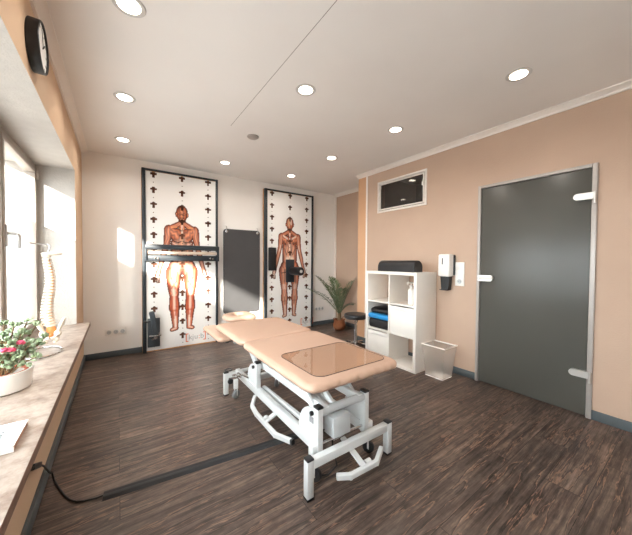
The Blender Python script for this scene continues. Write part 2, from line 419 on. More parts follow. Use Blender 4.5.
# ---------------- window
win = thing('window_1', (XW, 1.2, ZS), 'long grey-framed window along the left wall, lower panes frosted', 'window'); tag(win, kind='structure')
b = MB(); x0, x1 = XW-.04, XW+.03
b.box(x0, x1, YN, YR, ZL-.05, ZL, .004); b.box(x0, x1, YN, YR, ZS, ZS+.05, .004); b.box(x0, x1, YR-.05, YR, ZS+.05, ZL-.05, .004); b.box(x0, x1, YN, YN+.05, ZS+.05, ZL-.05, .004)
b.build('frame', 'alu_frame', win)
cuts = [YN+.05, .70, 2.71, YR-.05]
for c in cuts[1:-1]:
    MB().box(x0, x1, c-.02, c+.02, ZS+.05, ZL-.05, .004).build('mullion', 'alu_frame', win)
ZF = 1.60
for i, (a, e) in enumerate(zip(cuts, cuts[1:])):
    a2 = a+(.02 if i else 0); e2 = e-(.02 if i < 2 else 0)
    b = MB(); w = .042; xa, xb = XW-.025, XW+.045
    b.box(xa, xb, a2, e2, ZL-.05-w, ZL-.05, .006); b.box(xa, xb, a2, e2, ZS+.05, ZS+.05+w, .006)
    b.box(xa, xb, a2, a2+w, ZS+.05+w, ZL-.05-w, .006); b.box(xa, xb, e2-w, e2, ZS+.05+w, ZL-.05-w, .006)
    sash = b.build('sash', 'alu_frame', win)
    MB().box(XW-.003, XW+.003, a2+w-.005, e2-w+.005, ZF, ZL-.05-w+.005).build('pane', 'glass', sash)
    tag(MB().box(XW-.003, XW+.003, a2+w-.005, e2-w+.005, ZS+.05+w-.005, ZF).build('frosted_pane', 'frost_film', sash), 'frosted lower pane')
    if i == 2:
        b = MB(); hy = a2+.03
        b.box(xb, xb+.008, hy-.016, hy+.016, 1.32, 1.47, .003); b.cyl((xb, hy, 1.41), (xb+.05, hy, 1.41), .011)
        b.tube([(xb+.05, hy-.01, 1.41), (xb+.053, hy+.03, 1.41), (xb+.053, hy+.048, 1.408), (xb+.053, hy+.056, 1.398), (xb+.053, hy+.058, 1.31)], .010, 10)
        tag(b.build('handle', 'silver_paint', sash), 'silver window handle')
        b = MB(); b.box(xb-.01, xb+.02, e2-.012, e2+.01, 1.98, 2.05, .003); b.box(xb-.01, xb+.02, e2-.012, e2+.01, .66, .73, .003); b.build('hinge', 'alu_frame', sash)
b = MB(); b.box(XW+.03, XL+.106, YN, YR, ZS-.04, ZS, .003); b.box(XL, XL+.106, YR, YR+.06, ZS-.04, ZS, .003)
for f in b.bm.faces:
    f.normal_update(); f.material_index = 1 if f.normal.x > .7 else 0
sill = b.build('window_sill', ['marble', 'sill_edge'], win)
tag(sill, 'beige marble sill with brown front edge')

# ---------------- door
dr = thing('door_1', (XR, .98, 0), 'grey satin glass door with silver hinges and pale metal frame', 'door'); tag(dr, kind='structure')
b = MB()
for (y0, y1, z0, z1) in ((DY0-.025, DY0+.008, 0, DZ+.022), (DY1-.006, DY1+.022, 0, DZ+.022), (DY0+.008, DY1-.006, DZ-.006, DZ+.022)):
    b.box(XR-.02, XR+.06, y0, y1, z0, z1, .004)
b.build('frame', 'silver_frame', dr)
pan = MB().box(XR-.004, XR+.006, DY0+.012, DY1-.009, .008, DZ-.010, .002).build('glass_panel', 'door_glass', dr)
def capsule_bar(b, y0, y1, z0, z1, x0, x1, round_at):
    r = (z1-z0)/2; zc = (z0+z1)/2; pts = []
    if round_at > 0: pts = [(y0, z1), (y0, z0)] + [(y1-r+r*math.cos(a), zc+r*math.sin(a)) for a in [(-PI/2)+PI*k/10 for k in range(11)]]
    else: pts = [(y1, z0), (y1, z1)] + [(y0+r+r*math.cos(a), zc+r*math.sin(a)) for a in [(PI/2)+PI*k/10 for k in range(11)]]
    b.prism(pts, 'X', x0, x1)
for zc in (1.765, .345):
    b = MB(); capsule_bar(b, DY0-.015, DY0+.115, zc-.026, zc+.026, XR-.034, XR-.004, 1)
    b.cyl((XR-.026, DY0-.012, zc-.06), (XR-.026, DY0-.012, zc+.03), .011)
    tag(b.build('hinge', 'steel', dr), 'silver hinge clamp')
b = MB(); capsule_bar(b, DY1-.135, DY1+.005, 1.045, 1.105, XR-.03, XR-.004, -1)
hd = b.build('lock_case', 'steel', dr)
b = MB(); b.cyl((XR-.03, DY1-.03, 1.078), (XR-.06, DY1-.03, 1.078), .009); b.box(XR-.066, XR-.052, DY1-.125, DY1-.02, 1.069, 1.087, .005); b.build('lever_handle', 'steel', hd)

# ---------------- high hatch window
h2 = thing('window_2', (XR, 2.415, HZ0), 'small white-framed hopper window high on the tan wall', 'window'); tag(h2, kind='structure')
b = MB()
for (y0, y1, z0, z1) in ((HY0-.02, HY0+.005, HZ0-.02, HZ1+.02), (HY1-.005, HY1+.02, HZ0-.02, HZ1+.02), (HY0+.005, HY1-.005, HZ1-.005, HZ1+.02), (HY0+.005, HY1-.005, HZ0-.02, HZ0+.005)):
    b.box(XR-.014, XR+.06, y0, y1, z0, z1, .003)
b.build('frame', 'white_trim', h2)
b = MB(); w = .015
a0, a1, c0, c1 = HY0+.016, HY1-.016, HZ0+.016, HZ1-.016
b.box(XR-.01, XR+.02, a0, a1, c0, c0+w, .003).box(XR-.01, XR+.02, a0, a1, c1-w, c1, .003).box(XR-.01, XR+.02, a0, a0+w, c0, c1, .003).box(XR-.01, XR+.02, a1-w, a1, c0, c1, .003)
sh = b.build('sash', 'white_trim', h2)
MB().box(XR+.003, XR+.008, a0+w-.004, a1-w+.004, c0+w-.004, c1-w+.004).build('pane', 'hatch_glass', sh)
for yy in (a0+.012, a1-.012):
    MB().box(XR-.026, XR-.01, yy-.01, yy+.01, 2.17, 2.215, .003).cyl((XR-.02, yy, 2.2), (XR-.045, yy-.03, 2.25), .006).build('latch', 'white_plastic', sh)

# ------------------------------------------------------------------ ceiling lights
rows = [(.058, [(1.77, 'round recessed ceiling light nearest the window and nearest the camera'), (2.78, 'middle recessed light in the row along the window'), (3.76, 'recessed light in the window row nearest the back wall')]),
        (1.19, [(1.84, 'bright recessed light in the middle of the ceiling, nearest of its row'), (3.82, 'recessed light above the gap between the two training boards')]),
        (2.25, [(.82, 'recessed ceiling light above the glass door, nearest of its row'), (1.86, 'recessed light in front of the high hatch window'), (2.84, 'recessed light third from the door along its row'), (3.80, 'recessed light above the second training board')])]
proto = None
for x, ys in rows:
    for y, lab in ys:
        if x > 2 and y < 1: xx = 2.3
        elif x > 2: xx = 2.27-.035*(y-1.86)/1
        else: xx = x
        if proto is None:
            d = thing('ceiling_light', (xx, y, H), lab, 'ceiling light', 'recessed ceiling lights')
            MB().lathe([(.052, -.002), (.072, -.005), (.077, -.001), (.077, 0), (.052, 0)], (xx, y, H-.0005), 32).build('ring', 'silver_paint', d)
            MB().lathe([(.001, -.0055), (.046, -.0055), (.053, -.004), (.053, -.001)], (xx, y, H-.0005), 32).build('lens', 'lamp', d)
            proto = d
        else:
            d = copy_tree(proto); d.location = (xx, y, H); d['label'] = lab
        L = bpy.data.lights.new('downlight', 'AREA'); L.shape = 'DISK'; L.size = .10; L.energy = 2.5; L.color = (1, .93, .85); L.spread = math.radians(150)
        lo = bpy.data.objects.new('downlight', L); COL.objects.link(lo); lo.location = (xx, y, H-.012)
b = MB(); b.lathe([(.001, -.018), (.045, -.018), (.06, -.008), (.06, 0), (.001, 0)], (1.181, 2.847, H), 28)
sd = b.build('vent_cover', 'silver_frame', loc=(1.181, 2.847, H))
tag(sd, 'unlit round grey disc on the ceiling between the lamps', 'ceiling disc')

# ------------------------------------------------------------------ clock
cl = thing('wall_clock', (XL, 1.985, 2.30), 'round black-rimmed clock high on the left wall above the window', 'clock')
cm = Matrix.Translation((XL, 1.985, 2.302)) @ Matrix.Rotation(PI/2, 4, 'Y')
MB().lathe([(.116, .0), (.120, .004), (.120, .046), (.116, .050), (.112, .046), (.112, .001)], (0, 0, 0), 48, mtx=cm).build('rim', 'black_plastic', cl)
MB().lathe([(.001, .041), (.1115, .041), (.1115, .03), (.001, .03)], (0, 0, 0), 48, mtx=cm).build('dial', 'paper', cl)
xf = XL+.044
MB().bar((xf, 1.985, 2.302), (xf, 2.04, 2.345), .007, .002, 0, (1, 0, 0)).build('hour_hand', 'ink', cl)
MB().bar((xf+.002, 1.985, 2.302), (xf+.002, 1.96, 2.38), .005, .002, 0, (1, 0, 0)).build('minute_hand', 'ink', cl)
for k in range(12):
    a = k*PI/6; MB().bar((xf-.002, 1.985+.088*math.sin(a), 2.302+.088*math.cos(a)), (xf-.002, 1.985+.103*math.sin(a), 2.302+.103*math.cos(a)), .005, .002, 0, (1, 0, 0)).build('hour_mark', 'label_grey', cl)

# ------------------------------------------------------------------ training boards with printed figure
def lin(c): return np.array(rgb(*c)[:3])
def figure(u, z, back, rng):
    """colour of the printed muscle chart, front legs toned as if sunlit, at panel coordinates u (metres from centre), z (metres from panel foot)"""
    u = u/np.interp(z, [0, 1.0, 1.2, 1.45, 1.7, 1.8, 2.1], [1, 1.06, .94, .82, .82, .80, .80])
    shp = u.shape; col = np.tile(lin((243, 240, 236)), shp+(1,)); best = np.full(shp, 9.0)
    caps = []   # (x0,z0,r0,x1,z1,r1,kind)
    for s_ in (-1, 1):
        caps += [(s_*.085, .28, .032, s_*.13 if not back else s_*.115, .262, .024, 'foot'),
                 (s_*.088, .30, .032, s_*.095, .50, .052, 'calf'), (s_*.098, .56, .064, s_*.10, .74, .050, 'calf'),
                 (s_*.100, .74, .054, s_*.105, .82, .062, 'knee'), (s_*.103, .84, .068, s_*.105, 1.08, .098, 'thigh'),
                 (s_*.09, 1.08, .10, s_*.08, 1.14, .10, 'hip'),
                 (s_*.205, 1.645, .066, s_*.235, 1.46, .046, 'arm'), (s_*.235, 1.46, .044, s_*.265, 1.28, .040, 'fore'),
                 (s_*.265, 1.28, .038, s_*.285, 1.10, .024, 'fore'), (s_*.287, 1.08, .030, s_*.292, 1.03, .030, 'hand'),
                 (s_*.295, 1.02, .012, s_*.29, .93, .009, 'hand'), (s_*.28, 1.02, .012, s_*.272, .935, .009, 'hand'), (s_*.305, 1.02, .010, s_*.31, .95, .008, 'hand'),
                 (s_*.085, 1.58, .105, s_*.15, 1.625, .07, 'chest'), (s_*.07, 1.45, .105, s_*.06, 1.25, .095, 'belly'),
                 (s_*.025, 1.745, .035, s_*.17, 1.675, .036, 'trap')]
    caps += [(0, 1.70, .055, 0, 1.78, .055, 'neck'), (0, 1.80, .055, 0, 1.815, .058, 'head'), (0, 1.86, .082, 0, 1.905, .088, 'head'), (0, 1.2, .12, 0, 1.5, .12, 'belly')]
    for s_ in (-1, 1): caps.append((s_*.088, 1.85, .012, s_*.09, 1.88, .014, 'head'))
    st = {'foot': .75, 'calf': .95, 'knee': .25, 'thigh': .95, 'hip': .9, 'arm': .95, 'fore': .8, 'hand': .3, 'chest': 1, 'belly': .85, 'trap': 1, 'neck': .9, 'head': .9}
    pale = {'foot': .5, 'calf': .45, 'knee': .85, 'thigh': .5, 'hip': .35, 'arm': .18, 'fore': .3, 'hand': .75, 'chest': .12, 'belly': .3, 'trap': .15, 'neck': .15, 'head': .12}  # printed highlights per muscle; leg values raised to imitate sunlight on them
    if back: pale.update(calf=.3, thigh=.25, hip=.2, fore=.3, arm=.25, knee=.6)
    img = np.zeros(shp+(3,)); A = np.zeros(shp)
    red = lin((166, 66, 24)); dark = lin((34, 10, 4)); hi = lin((236, 156, 94)); white = lin((240, 226, 208)); bone = lin((222, 176, 138))
    second = np.full(shp, 9.0)
    for (x0, z0, r0, x1, z1, r1, kd) in caps:
        dx, dz = x1-x0, z1-z0; L2 = dx*dx+dz*dz+1e-9
        t = np.clip(((u-x0)*dx+(z-z0)*dz)/L2, 0, 1); px, pz = x0+dx*t, z0+dz*t; r = r0+(r1-r0)*t
        d = np.hypot(u-px, z-pz)-r
        side = ((u-x0)*dz-(z-z0)*dx)/(math.sqrt(L2)*r)
        fib = .5+.5*np.sin(side*9+np.sin(t*6+x0*40)*1.6+3*np.sin(z*23+x0*9)*.25)
        k = np.clip(1+d/r, 0, 1)           # 0 at axis .. 1 at rim
        leg = kd in ('calf', 'thigh', 'knee', 'foot', 'hand') and not back  # front legs and hands: brighter orange, sunlight painted into the print
        c = (lin((192, 78, 32)) if leg else red)+0*side[..., None]
        c = c*(1-.68*fib[..., None]*(k[..., None]**.5)) + hi*(.55*(1-fib[..., None])*np.clip(1-k[..., None]*1.1, 0, 1))
        w = min(.95, pale[kd]*(1.5 if leg else 1))*np.clip((1.0 if leg else 1.25)-(1.5 if leg else 1.35)*k, 0, 1)  # whitens muscle centres, more on the front legs as painted sunlight
        c = c*(1-w[..., None])+white*w[..., None]
        rim = np.clip((k-.72)/.28, 0, 1)*.85
        c = c*(1-rim[..., None])+dark*rim[..., None]
        ins = d < best
        second = np.where(ins, best, np.minimum(second, d))
        img = np.where((ins & (d < 0))[..., None], c, img); best = np.minimum(best, d)
    inside = best < 0
    # drawn details
    def stroke(pts, w, c, a=.8):
        for (x0, z0), (x1, z1) in zip(pts, pts[1:]):
            dx, dz = x1-x0, z1-z0; t = np.clip(((u-x0)*dx+(z-z0)*dz)/(dx*dx+dz*dz+1e-9), 0, 1)
            d = np.hypot(u-x0-dx*t, z-z0-dz*t); m = np.clip(1.4-d/w, 0, 1)*a*inside
            img[...] = img*(1-m[..., None])+c*m[..., None]
    for s_ in (-1, 1):
        if not back:
            stroke([(0, 1.50), (s_*.06, 1.475), (s_*.12, 1.49), (s_*.17, 1.54)], .010, dark)
            stroke([(0, 1.66), (s_*.07, 1.685), (s_*.17, 1.69)], .008, hi)
            for q in (1.40, 1.32, 1.24): stroke([(0, q), (s_*.05, q+.008)], .006, dark, .6)
            stroke([(s_*.06, 1.48), (s_*.065, 1.2)], .007, dark, .6)
            stroke([(s_*.035, 1.865), (s_*.012, 1.868)], .008, dark, .9); stroke([(s_*.04, 1.885), (s_*.01, 1.885)], .005, dark, .6)
            for q in (1.44, 1.38, 1.31): stroke([(s_*.08, q), (s_*.15, q+.03)], .006, white, .6)
        else:
            stroke([(s_*.06, 1.60), (s_*.10, 1.52), (s_*.16, 1.56)], .009, dark, .8)
            stroke([(s_*.06, 1.62), (s_*.15, 1.665)], .016, white, .75)
            stroke([(s_*.02, 1.5), (s_*.07, 1.34), (s_*.13, 1.45)], .008, dark, .6)
            stroke([(0, 1.12), (s_*.08, 1.03), (s_*.15, 1.02)], .009, dark, .8)
            stroke([(s_*.03, 1.21), (s_*.05, 1.27)], .04, white, .75)
            stroke([(s_*.22, 1.5), (s_*.24, 1.4)], .010, white, .7)
            stroke([(s_*.10, .60), (s_*.09, .48)], .012, dark, .5)
        if not back:
            stroke([(s_*.15, 1.12), (s_*.13, .98), (s_*.085, .84)], .010, lin((150, 52, 20)), .7); stroke([(s_*.06, 1.06), (s_*.075, .93), (s_*.13, .84)], .009, lin((150, 52, 20)), .7)
            stroke([(s_*.075, .72), (s_*.07, .58), (s_*.085, .42)], .012, lin((170, 62, 26)), .8); stroke([(s_*.125, .72), (s_*.13, .58), (s_*.105, .42)], .012, lin((170, 62, 26)), .8)
        stroke([(s_*.02, 1.1), (s_*.028, .82)], .008, dark, .7)
        stroke([(s_*.10, 1.08), (s_*.105, .86)], .012, hi if not back else dark, .5)
        stroke([(s_*.085, .30), (s_*.088, .44)], .012, white, .7)
    stroke([(0, 1.64), (0, 1.22)] if not back else [(0, 1.72), (0, 1.28)], .010 if not back else .014, bone if not back else white, .8)
    if not back:
        stroke([(-.03, 1.82), (.03, 1.82)], .007, dark, .8); stroke([(0, 1.86), (0, 1.835)], .008, hi, .6)
        stroke([(-.04, 1.785), (0, 1.765), (.04, 1.785)], .018, dark, .75)
        stroke([(0, 1.71), (0, 1.60)], .016, white, .6)
    else:
        stroke([(-.02, 1.95), (-.03, 1.86)], .03, bone, .7); stroke([(.03, 1.95), (.035, 1.88)], .02, white, .6)
    n = rng.random(shp)*.16+.92
    img *= n[..., None]
    col = np.where(inside[..., None], img, col)
    edge = (np.abs(best) < .005)
    col = np.where(edge[..., None], lin((84, 42, 26)), col)
    return col

def make_board(cx, label, back, seed):
    w = .975; x0 = cx-w/2; zt = 2.44
    root = thing('training_board', (cx, YB, 0), label, 'training board', 'wall training boards')
    yf = 4.33; px0, px1 = x0+.045, x0+w-.03; pz0, pz1 = .02, zt-.03
    step = .006; nx = int((px1-px0)/step); nz = int((pz1-pz0)/step)
    gx = np.linspace(px0, px1, nx+1); gz = np.linspace(pz0, pz1, nz+1)
    U, Z = np.meshgrid(gx-cx, gz)
    rng = np.random.default_rng(seed)
    col = figure(U+.003, Z-.005, back, rng)
    holes = [(c, q) for c in (-.35, 0, .35) for q in [.17+.2*k for k in range(12)] ]
    cU = (U[:-1, :-1]+U[1:, 1:])/2; cZ = (Z[:-1, :-1]+Z[1:, 1:])/2
    hole = np.zeros(cU.shape, bool)
    for c, q in holes:
        du = np.abs(cU-c); dv = cZ-q
        hole |= (du < .040) & (np.abs(dv-.012) < .013)
        hole |= (np.hypot(du, dv-.022) < .021)
        hole |= (du < .014) & (dv < .012) & (dv > -.040)
        hole |= np.hypot(cU-c, dv+.1) < .0065
    vid = np.arange((nx+1)*(nz+1)).reshape(nz+1, nx+1)
    keep = ~hole
    q = np.stack([vid[:-1, :-1], vid[:-1, 1:], vid[1:, 1:], vid[1:, :-1]], -1)[keep]
    verts = np.stack([U+cx, np.full_like(U, yf), Z], -1).reshape(-1, 3)
    used = np.unique(q); remap = -np.ones(len(verts), int); remap[used] = np.arange(len(used))
    V = verts[used]; Q = remap[q]; C = col.reshape(-1, 3)[used]
    # hole walls
    hw = []
    def wall(mask_a, mask_b, a, b_):
        m = mask_a & mask_b; return np.stack([a[m], b_[m]], -1)
    e = []
    e.append(np.stack([vid[1:-1, :-1], vid[1:-1, 1:]], -1)[(hole[:-1] != hole[1:])])
    e.append(np.stack([vid[:-1, 1:-1], vid[1:, 1:-1]], -1)[(hole[:, :-1] != hole[:, 1:])])
    E_ = np.concatenate(e); ev = np.unique(E_); r2 = {int(v): i for i, v in enumerate(ev)}
    base = len(V); VB = verts[ev].copy(); VB[:, 1] = yf+.035
    V = np.concatenate([V, VB]) - np.array((cx, YB, 0))
    W_ = [(int(remap[a]), int(remap[b_]), base+r2[int(b_)], base+r2[int(a)]) for a, b_ in E_]
    me = bpy.data.meshes.new('panel'); me.from_pydata(V.tolist(), [], Q.tolist()+W_)
    me.materials.append(M['print']); me.materials.append(M['hole_wood'])
    mi = np.zeros(len(me.polygons), np.int32); mi[len(Q):] = 1; me.polygons.foreach_set('material_index', mi)
    ca = me.color_attributes.new('Col', 'FLOAT_COLOR', 'POINT')
    arr = np.ones((len(V), 4), np.float32); arr[:len(C), :3] = C; ca.data.foreach_set('color', arr.ravel()); me.update()
    o = bpy.data.objects.new('printed_panel', me); COL.objects.link(o); o.parent = root
    tag(o, 'white panel printed with a muscle figure and keyhole slots')
    MB().box(px0, px1, yf+.035, YB-.001, pz0, pz1).build('backing', 'hole_wood', root)
    MB().box(px0, px1, yf+.0005, yf+.035, pz0-.015, pz0, .001).build('panel_edge', 'ply', root); MB().box(px0, px1, yf+.0005, yf+.035, pz1, pz1+.005).build('panel_edge', 'ply', root)
    for a, e2 in ((x0, x0+.045), (x0+w-.03, x0+w)):
        MB().box(a+.002, e2, yf-.022, YB-.028, 0, zt, .003).box(a, e2, YB-.028, YB-.001, .0, zt, mi=1).build('side_rail', ['slate_rail', 'ply'], root)
    MB().box(x0+.045, x0+w-.03, yf-.015, YB-.001, zt-.025, zt, .002).build('top_rail', 'slate_rail', root)
    # logo
    lx = cx+.045 if not back else cx+.24
    lz = .065
    for s_ in (0, 1):
        xx = lx+.262*s_; d = 1 if s_ == 0 else -1
        lg = MB(); lg.box(xx-.006, xx+.006, yf-.0015, yf-.0003, lz, lz+.12).box(min(xx, xx+d*.03), max(xx, xx+d*.03), yf-.0015, yf-.0003, lz, lz+.012).box(min(xx, xx+d*.03), max(xx, xx+d*.03), yf-.0015, yf-.0003, lz+.108, lz+.12); lg.build('logo_bracket', 'ink_orange', root)
    RX = Matrix.Rotation(PI/2, 4, 'X')
    text_mesh('kj', .105, Matrix.Translation((lx+.03, yf-.0009, lz+.03)) @ RX, 'logo_letters', 'ink_grey', root)
    text_mesh('u', .105, Matrix.Translation((lx+.107, yf-.0009, lz+.03)) @ RX, 'logo_letters', 'ink_grey', root)
    text_mesh(':', .105, Matrix.Translation((lx+.165, yf-.0009, lz+.03)) @ RX, 'logo_letters', 'ink_orange', root)
    text_mesh('b', .105, Matrix.Translation((lx+.19, yf-.0009, lz+.03)) @ RX, 'logo_letters', 'ink_grey', root)
    return root
make_board(.7475, 'wall training board with front-view muscle figure, nearer the window', False, 1)
make_board(2.4875, 'wall training board with rear-view muscle figure, nearer the potted palm', True, 2)

# crossbar attachment on the first board
cb = thing('crossbar_attachment', (.75, 4.3, 1.33), 'dark horizontal double crossbar with pale strip fixed across the front-figure board', 'exercise bar')
b = MB(); b.box(.285, 1.225, 4.2, 4.235, 1.375, 1.44, .012); tag(b.build('upper_beam', 'slate_rail', cb))
tag(MB().box(.30, 1.215, 4.245, 4.285, 1.315, 1.355, .004).build('middle_strip', 'pale_strip', cb), 'pale strip between the beams')
MB().box(.30, 1.215, 4.245, 4.29, 1.225, 1.30, .004).build('lower_beam', 'slate_rail', cb)
for xx in (.285, 1.20):
    MB().box(xx, xx+.025, 4.215, 4.3079, 1.22, 1.40, .004).build('end_bracket', 'slate_rail', cb)
for xx in (.40, 1.10):
    tag(MB().cyl((xx, 4.246, 1.262), (xx, 4.215, 1.262), .013, bev=.003).cyl((xx+.035, 4.246, 1.255), (xx+.035, 4.215, 1.255), .012, bev=.003).build('knob', 'chrome', cb), 'chrome locking knob')
# lever attachment
lv = thing('lever_attachment', (.39, 4.33, .25), 'dark plate with tilted lever arm low on the front-figure board', 'exercise attachment')
MB().box(.318, .462, 4.305, 4.3285, .07, .455, .004).build('mount_plate', 'dark_attach', lv)
MB().bar((.355, 4.22, .56), (.41, 4.25, .25), .062, .062, .012, (1, 0, 0)).build('lever_arm', 'dark_attach', lv)
b = MB(); b.cyl((.33, 4.27, .23), (.47, 4.27, .23), .014).cyl((.40, 4.305, .21), (.40, 4.22, .21), .02).cyl((.37, 4.3, .19), (.37, 4.24, .19), .013).cyl((.44, 4.3, .26), (.44, 4.24, .25), .011); tag(b.build('pivot', 'chrome', lv), 'chrome pivot pins')
MB().cyl((.29, 4.28, .42), (.35, 4.28, .42), .012).ball((.288, 4.28, .42), .02).build('knob', 'black_plastic', lv)
# pads on second board
pd = thing('pad_attachment', (2.13, 4.33, 1.25), 'tall black padded plate at hip height on the rear-figure board', 'exercise pad')
MB().box(2.066, 2.2, 4.285, 4.3285, 1.07, 1.46, .012).build('pad', 'black_vinyl', pd)
for z_ in (1.14, 1.38): MB().box(2.085, 2.18, 4.279, 4.286, z_, z_+.014, .002).build('strap', 'black_rubber', pd)
rl = thing('roller_attachment', (2.5, 4.33, 1.05), 'black padded roller sticking out from a plate over the rear figure', 'exercise roller')
MB().box(2.405, 2.565, 4.305, 4.3285, .86, 1.26, .004).build('mount_plate', 'slate_rail', rl)
MB().cyl((2.51, 4.305, 1.06), (2.51, 3.99, 1.06), .072, n=32, bev=.016).build('roller', 'black_vinyl', rl)
tag(MB().cyl((2.51, 3.992, 1.06), (2.51, 3.978, 1.06), .026, bev=.004).build('end_cap', 'grey_metal', rl), 'light grey end cap')

# ------------------------------------------------------------------ hanging mat with hooks
gm = thing('gym_mat', (1.62, YB-.03, .4), 'dark grey gym mat hanging on the wall between the two boards', 'mat')
pts = []; R = .05; x0, x1, z0, z1 = 1.33, 1.93, .40, 1.725
for (cx, cz, a0) in ((x1-R, z1-R, 0), (x0+R, z1-R, PI/2), (x0+R, z0+R, PI), (x1-R, z0+R, 1.5*PI)):
    for k in range(7): pts.append((cx+R*math.cos(a0+PI/2*k/6), cz+R*math.sin(a0+PI/2*k/6)))
MB().prism(pts, 'Y', YB-.042, YB-.028).build('mat_body', 'mat_grey', gm)
for i, xx in enumerate((1.375, 1.885)):
    tm = Matrix.Translation((xx, YB-.043, 1.685)) @ Matrix.Rotation(PI/2, 4, 'X')
    tag(MB().lathe([(.012, -.002), (.022, -.002), (.022, .003), (.012, .003)], n=20, mtx=tm).build('eyelet', 'chrome', gm), 'metal eyelet')
    hk = MB().tube([(xx, YB-.001, 1.77), (xx, YB-.05, 1.765), (xx, YB-.055, 1.70), (xx, YB-.057, 1.675), (xx, YB-.068, 1.672), (xx, YB-.074, 1.69)], .004, 8)
    tag(hk.build('wall_hook', 'chrome', loc=(xx, YB, 1.77)), ('chrome hook at the mat corner nearer the window' if i == 0 else 'chrome hook at the mat corner nearer the palm'), 'hook', 'mat hooks')

# ------------------------------------------------------------------ sockets and switch
def insert_socket(b_parent, c, n, u, r=.021):
    """round recessed insert: c centre on plate, n outward normal axis 'X' or 'Y' (negative direction)"""
    if n == 'Y': m = Matrix.Translation(c) @ Matrix.Rotation(PI/2, 4, 'X')
    else: m = Matrix.Translation(c) @ Matrix.Rotation(-PI/2, 4, 'Y')
    s_ = MB().lathe([(r, 0), (r+.004, 0), (r+.004, .003), (r, .003), (r-.002, .0008), (.001, .0008)], n=24, mtx=m).build('socket_insert', 'grey_metal', b_parent)
    b = MB()
    for q in (-1, 1):
        p = Vector(c)+Vector((.0095*q, 0, 0) if n == 'Y' else (0, .0095*q, 0)); d = Vector((0, -.0015, 0) if n == 'Y' else (-.0015, 0, 0))
        b.cyl(p, p+d, .003, n=10)
    b.build('pin_hole', 'ink', s_)
def triple(x0, label):
    o = thing('power_socket', (x0+.11, YB, .315), label, 'power socket', 'triple wall sockets')
    MB().box(x0, x0+.222, YB-.011, YB-.0005, .277, .357, .003).build('plate', 'white_plastic', o)
    for k in range(3): insert_socket(o, (x0+.04+.071*k, YB-.0112, .317), 'Y', 0)
triple(-.137, 'white triple power socket on the back wall beside the window sill end')
triple(3.07, 'white triple power socket low on the wall behind the palm')
sw = thing('switch_panel', (XR, 1.60, 1.11), 'white vertical switch and socket panel beside the glass door', 'switch')
MB().box(XR-.011, XR-.0005, 1.554, 1.652, .975, 1.235, .003).build('plate', 'white_plastic', sw)
MB().box(XR-.017, XR-.0108, 1.573, 1.633, 1.158, 1.218, .003).build('rocker', 'white_plastic', sw)
MB().box(XR-.016, XR-.0108, 1.576, 1.630, 1.10, 1.12, .002).build('rocker', 'white_plastic', sw)
insert_socket(sw, (XR-.0112, 1.603, 1.025), 'X', 0)

# ------------------------------------------------------------------ dispenser
ds = thing('soap_dispenser', (XR, 1.735, 1.1), 'white wall dispenser with black drip bracket beside the shelf unit', 'dispenser')
MB().box(XR-.115, XR-.001, 1.665, 1.80, 1.075, 1.325, .022, 4).build('body', 'white_plastic', ds)
tag(MB().box(XR-.117, XR-.114, 1.737, 1.749, 1.21, 1.28, .001).build('window_slit', 'ink', ds), 'black viewing slit')
tag(MB().box(XR-.03, XR-.0005, 1.652, 1.806, 1.09, 1.315, .01).build('back_plate', 'black_plastic', ds), 'black back plate')
b = MB(); b.prism([(1.685, 1.078), (1.79, 1.078), (1.775, .925), (1.695, .925)], 'X', XR-.075, XR-.012); b.box(XR-.115, XR-.012, 1.695, 1.775, .922, .93, .002)
tag(b.build('drip_bracket', 'black_plastic', ds), 'black lower bracket and tray')

# ------------------------------------------------------------------ shelf unit and contents
su = thing('shelf_unit', (2.86, 2.25, 0), 'white two by three cube shelf unit against the tan wall', 'shelf')
sx0, sx1, sy0, sy1, sz = 2.665, 3.045, 1.87, 2.635, 1.115
b = MB(); T = .036
b.box(sx0, sx1, sy0, sy0+T, 0, sz, .001); b.box(sx0, sx1, sy1-T, sy1, 0, sz, .001)
b.box(sx0, sx1, sy0+T, sy1-T, sz-T, sz, .001); b.box(sx0, sx1, sy0+T, sy1-T, 0, T, .001)
b.build('carcass', 'white_lam', su)
cell = (sz-2*T-2*.016)/3; z1s = T+cell; z2s = z1s+.016+cell; ym = (sy0+sy1)/2
for z in (z1s, z2s): MB().box(sx0+.001, sx1, sy0+T, sy1-T, z, z+.016).build('shelf_board', 'white_lam', su)
for k in range(3):
    za = T+k*(cell+.016); MB().box(sx0+.002, sx1, ym-.008, ym+.008, za, za+cell).build('divider', 'white_lam', su)
def insert_box(y0, y1, za, label):
    o = thing('storage_box', ((sx0+sx1)/2, (y0+y1)/2, za), label, 'storage box', 'white shelf insert boxes')
    b = MB(); xa, xb = sx0+.006, sx1-.02; ya, yb = y0+.004, y1-.004; zb = za+cell-.014; w = .008
    b.box(xa, xa+w, ya, yb, za, zb, .002).box(xb-w, xb, ya, yb, za, zb).box(xa+w, xb-w, ya, ya+w, za, zb).box(xa+w, xb-w, yb-w, yb, za, zb).box(xa+w, xb-w, ya+w, yb-w, za, za+w)
    b.build('box_body', 'white_lam', o)
    MB().box(xa-.003, xa+.001, ya, yb, zb-.05, zb, .002).build('hem', 'white_plastic', o)
insert_box(sy0+T, ym-.008, z1s+.016, 'white box filling the middle right shelf cube below the pump bottles')
insert_box(ym+.008, sy1-T, T, 'white box in the bottom left shelf cube below the blue mat')
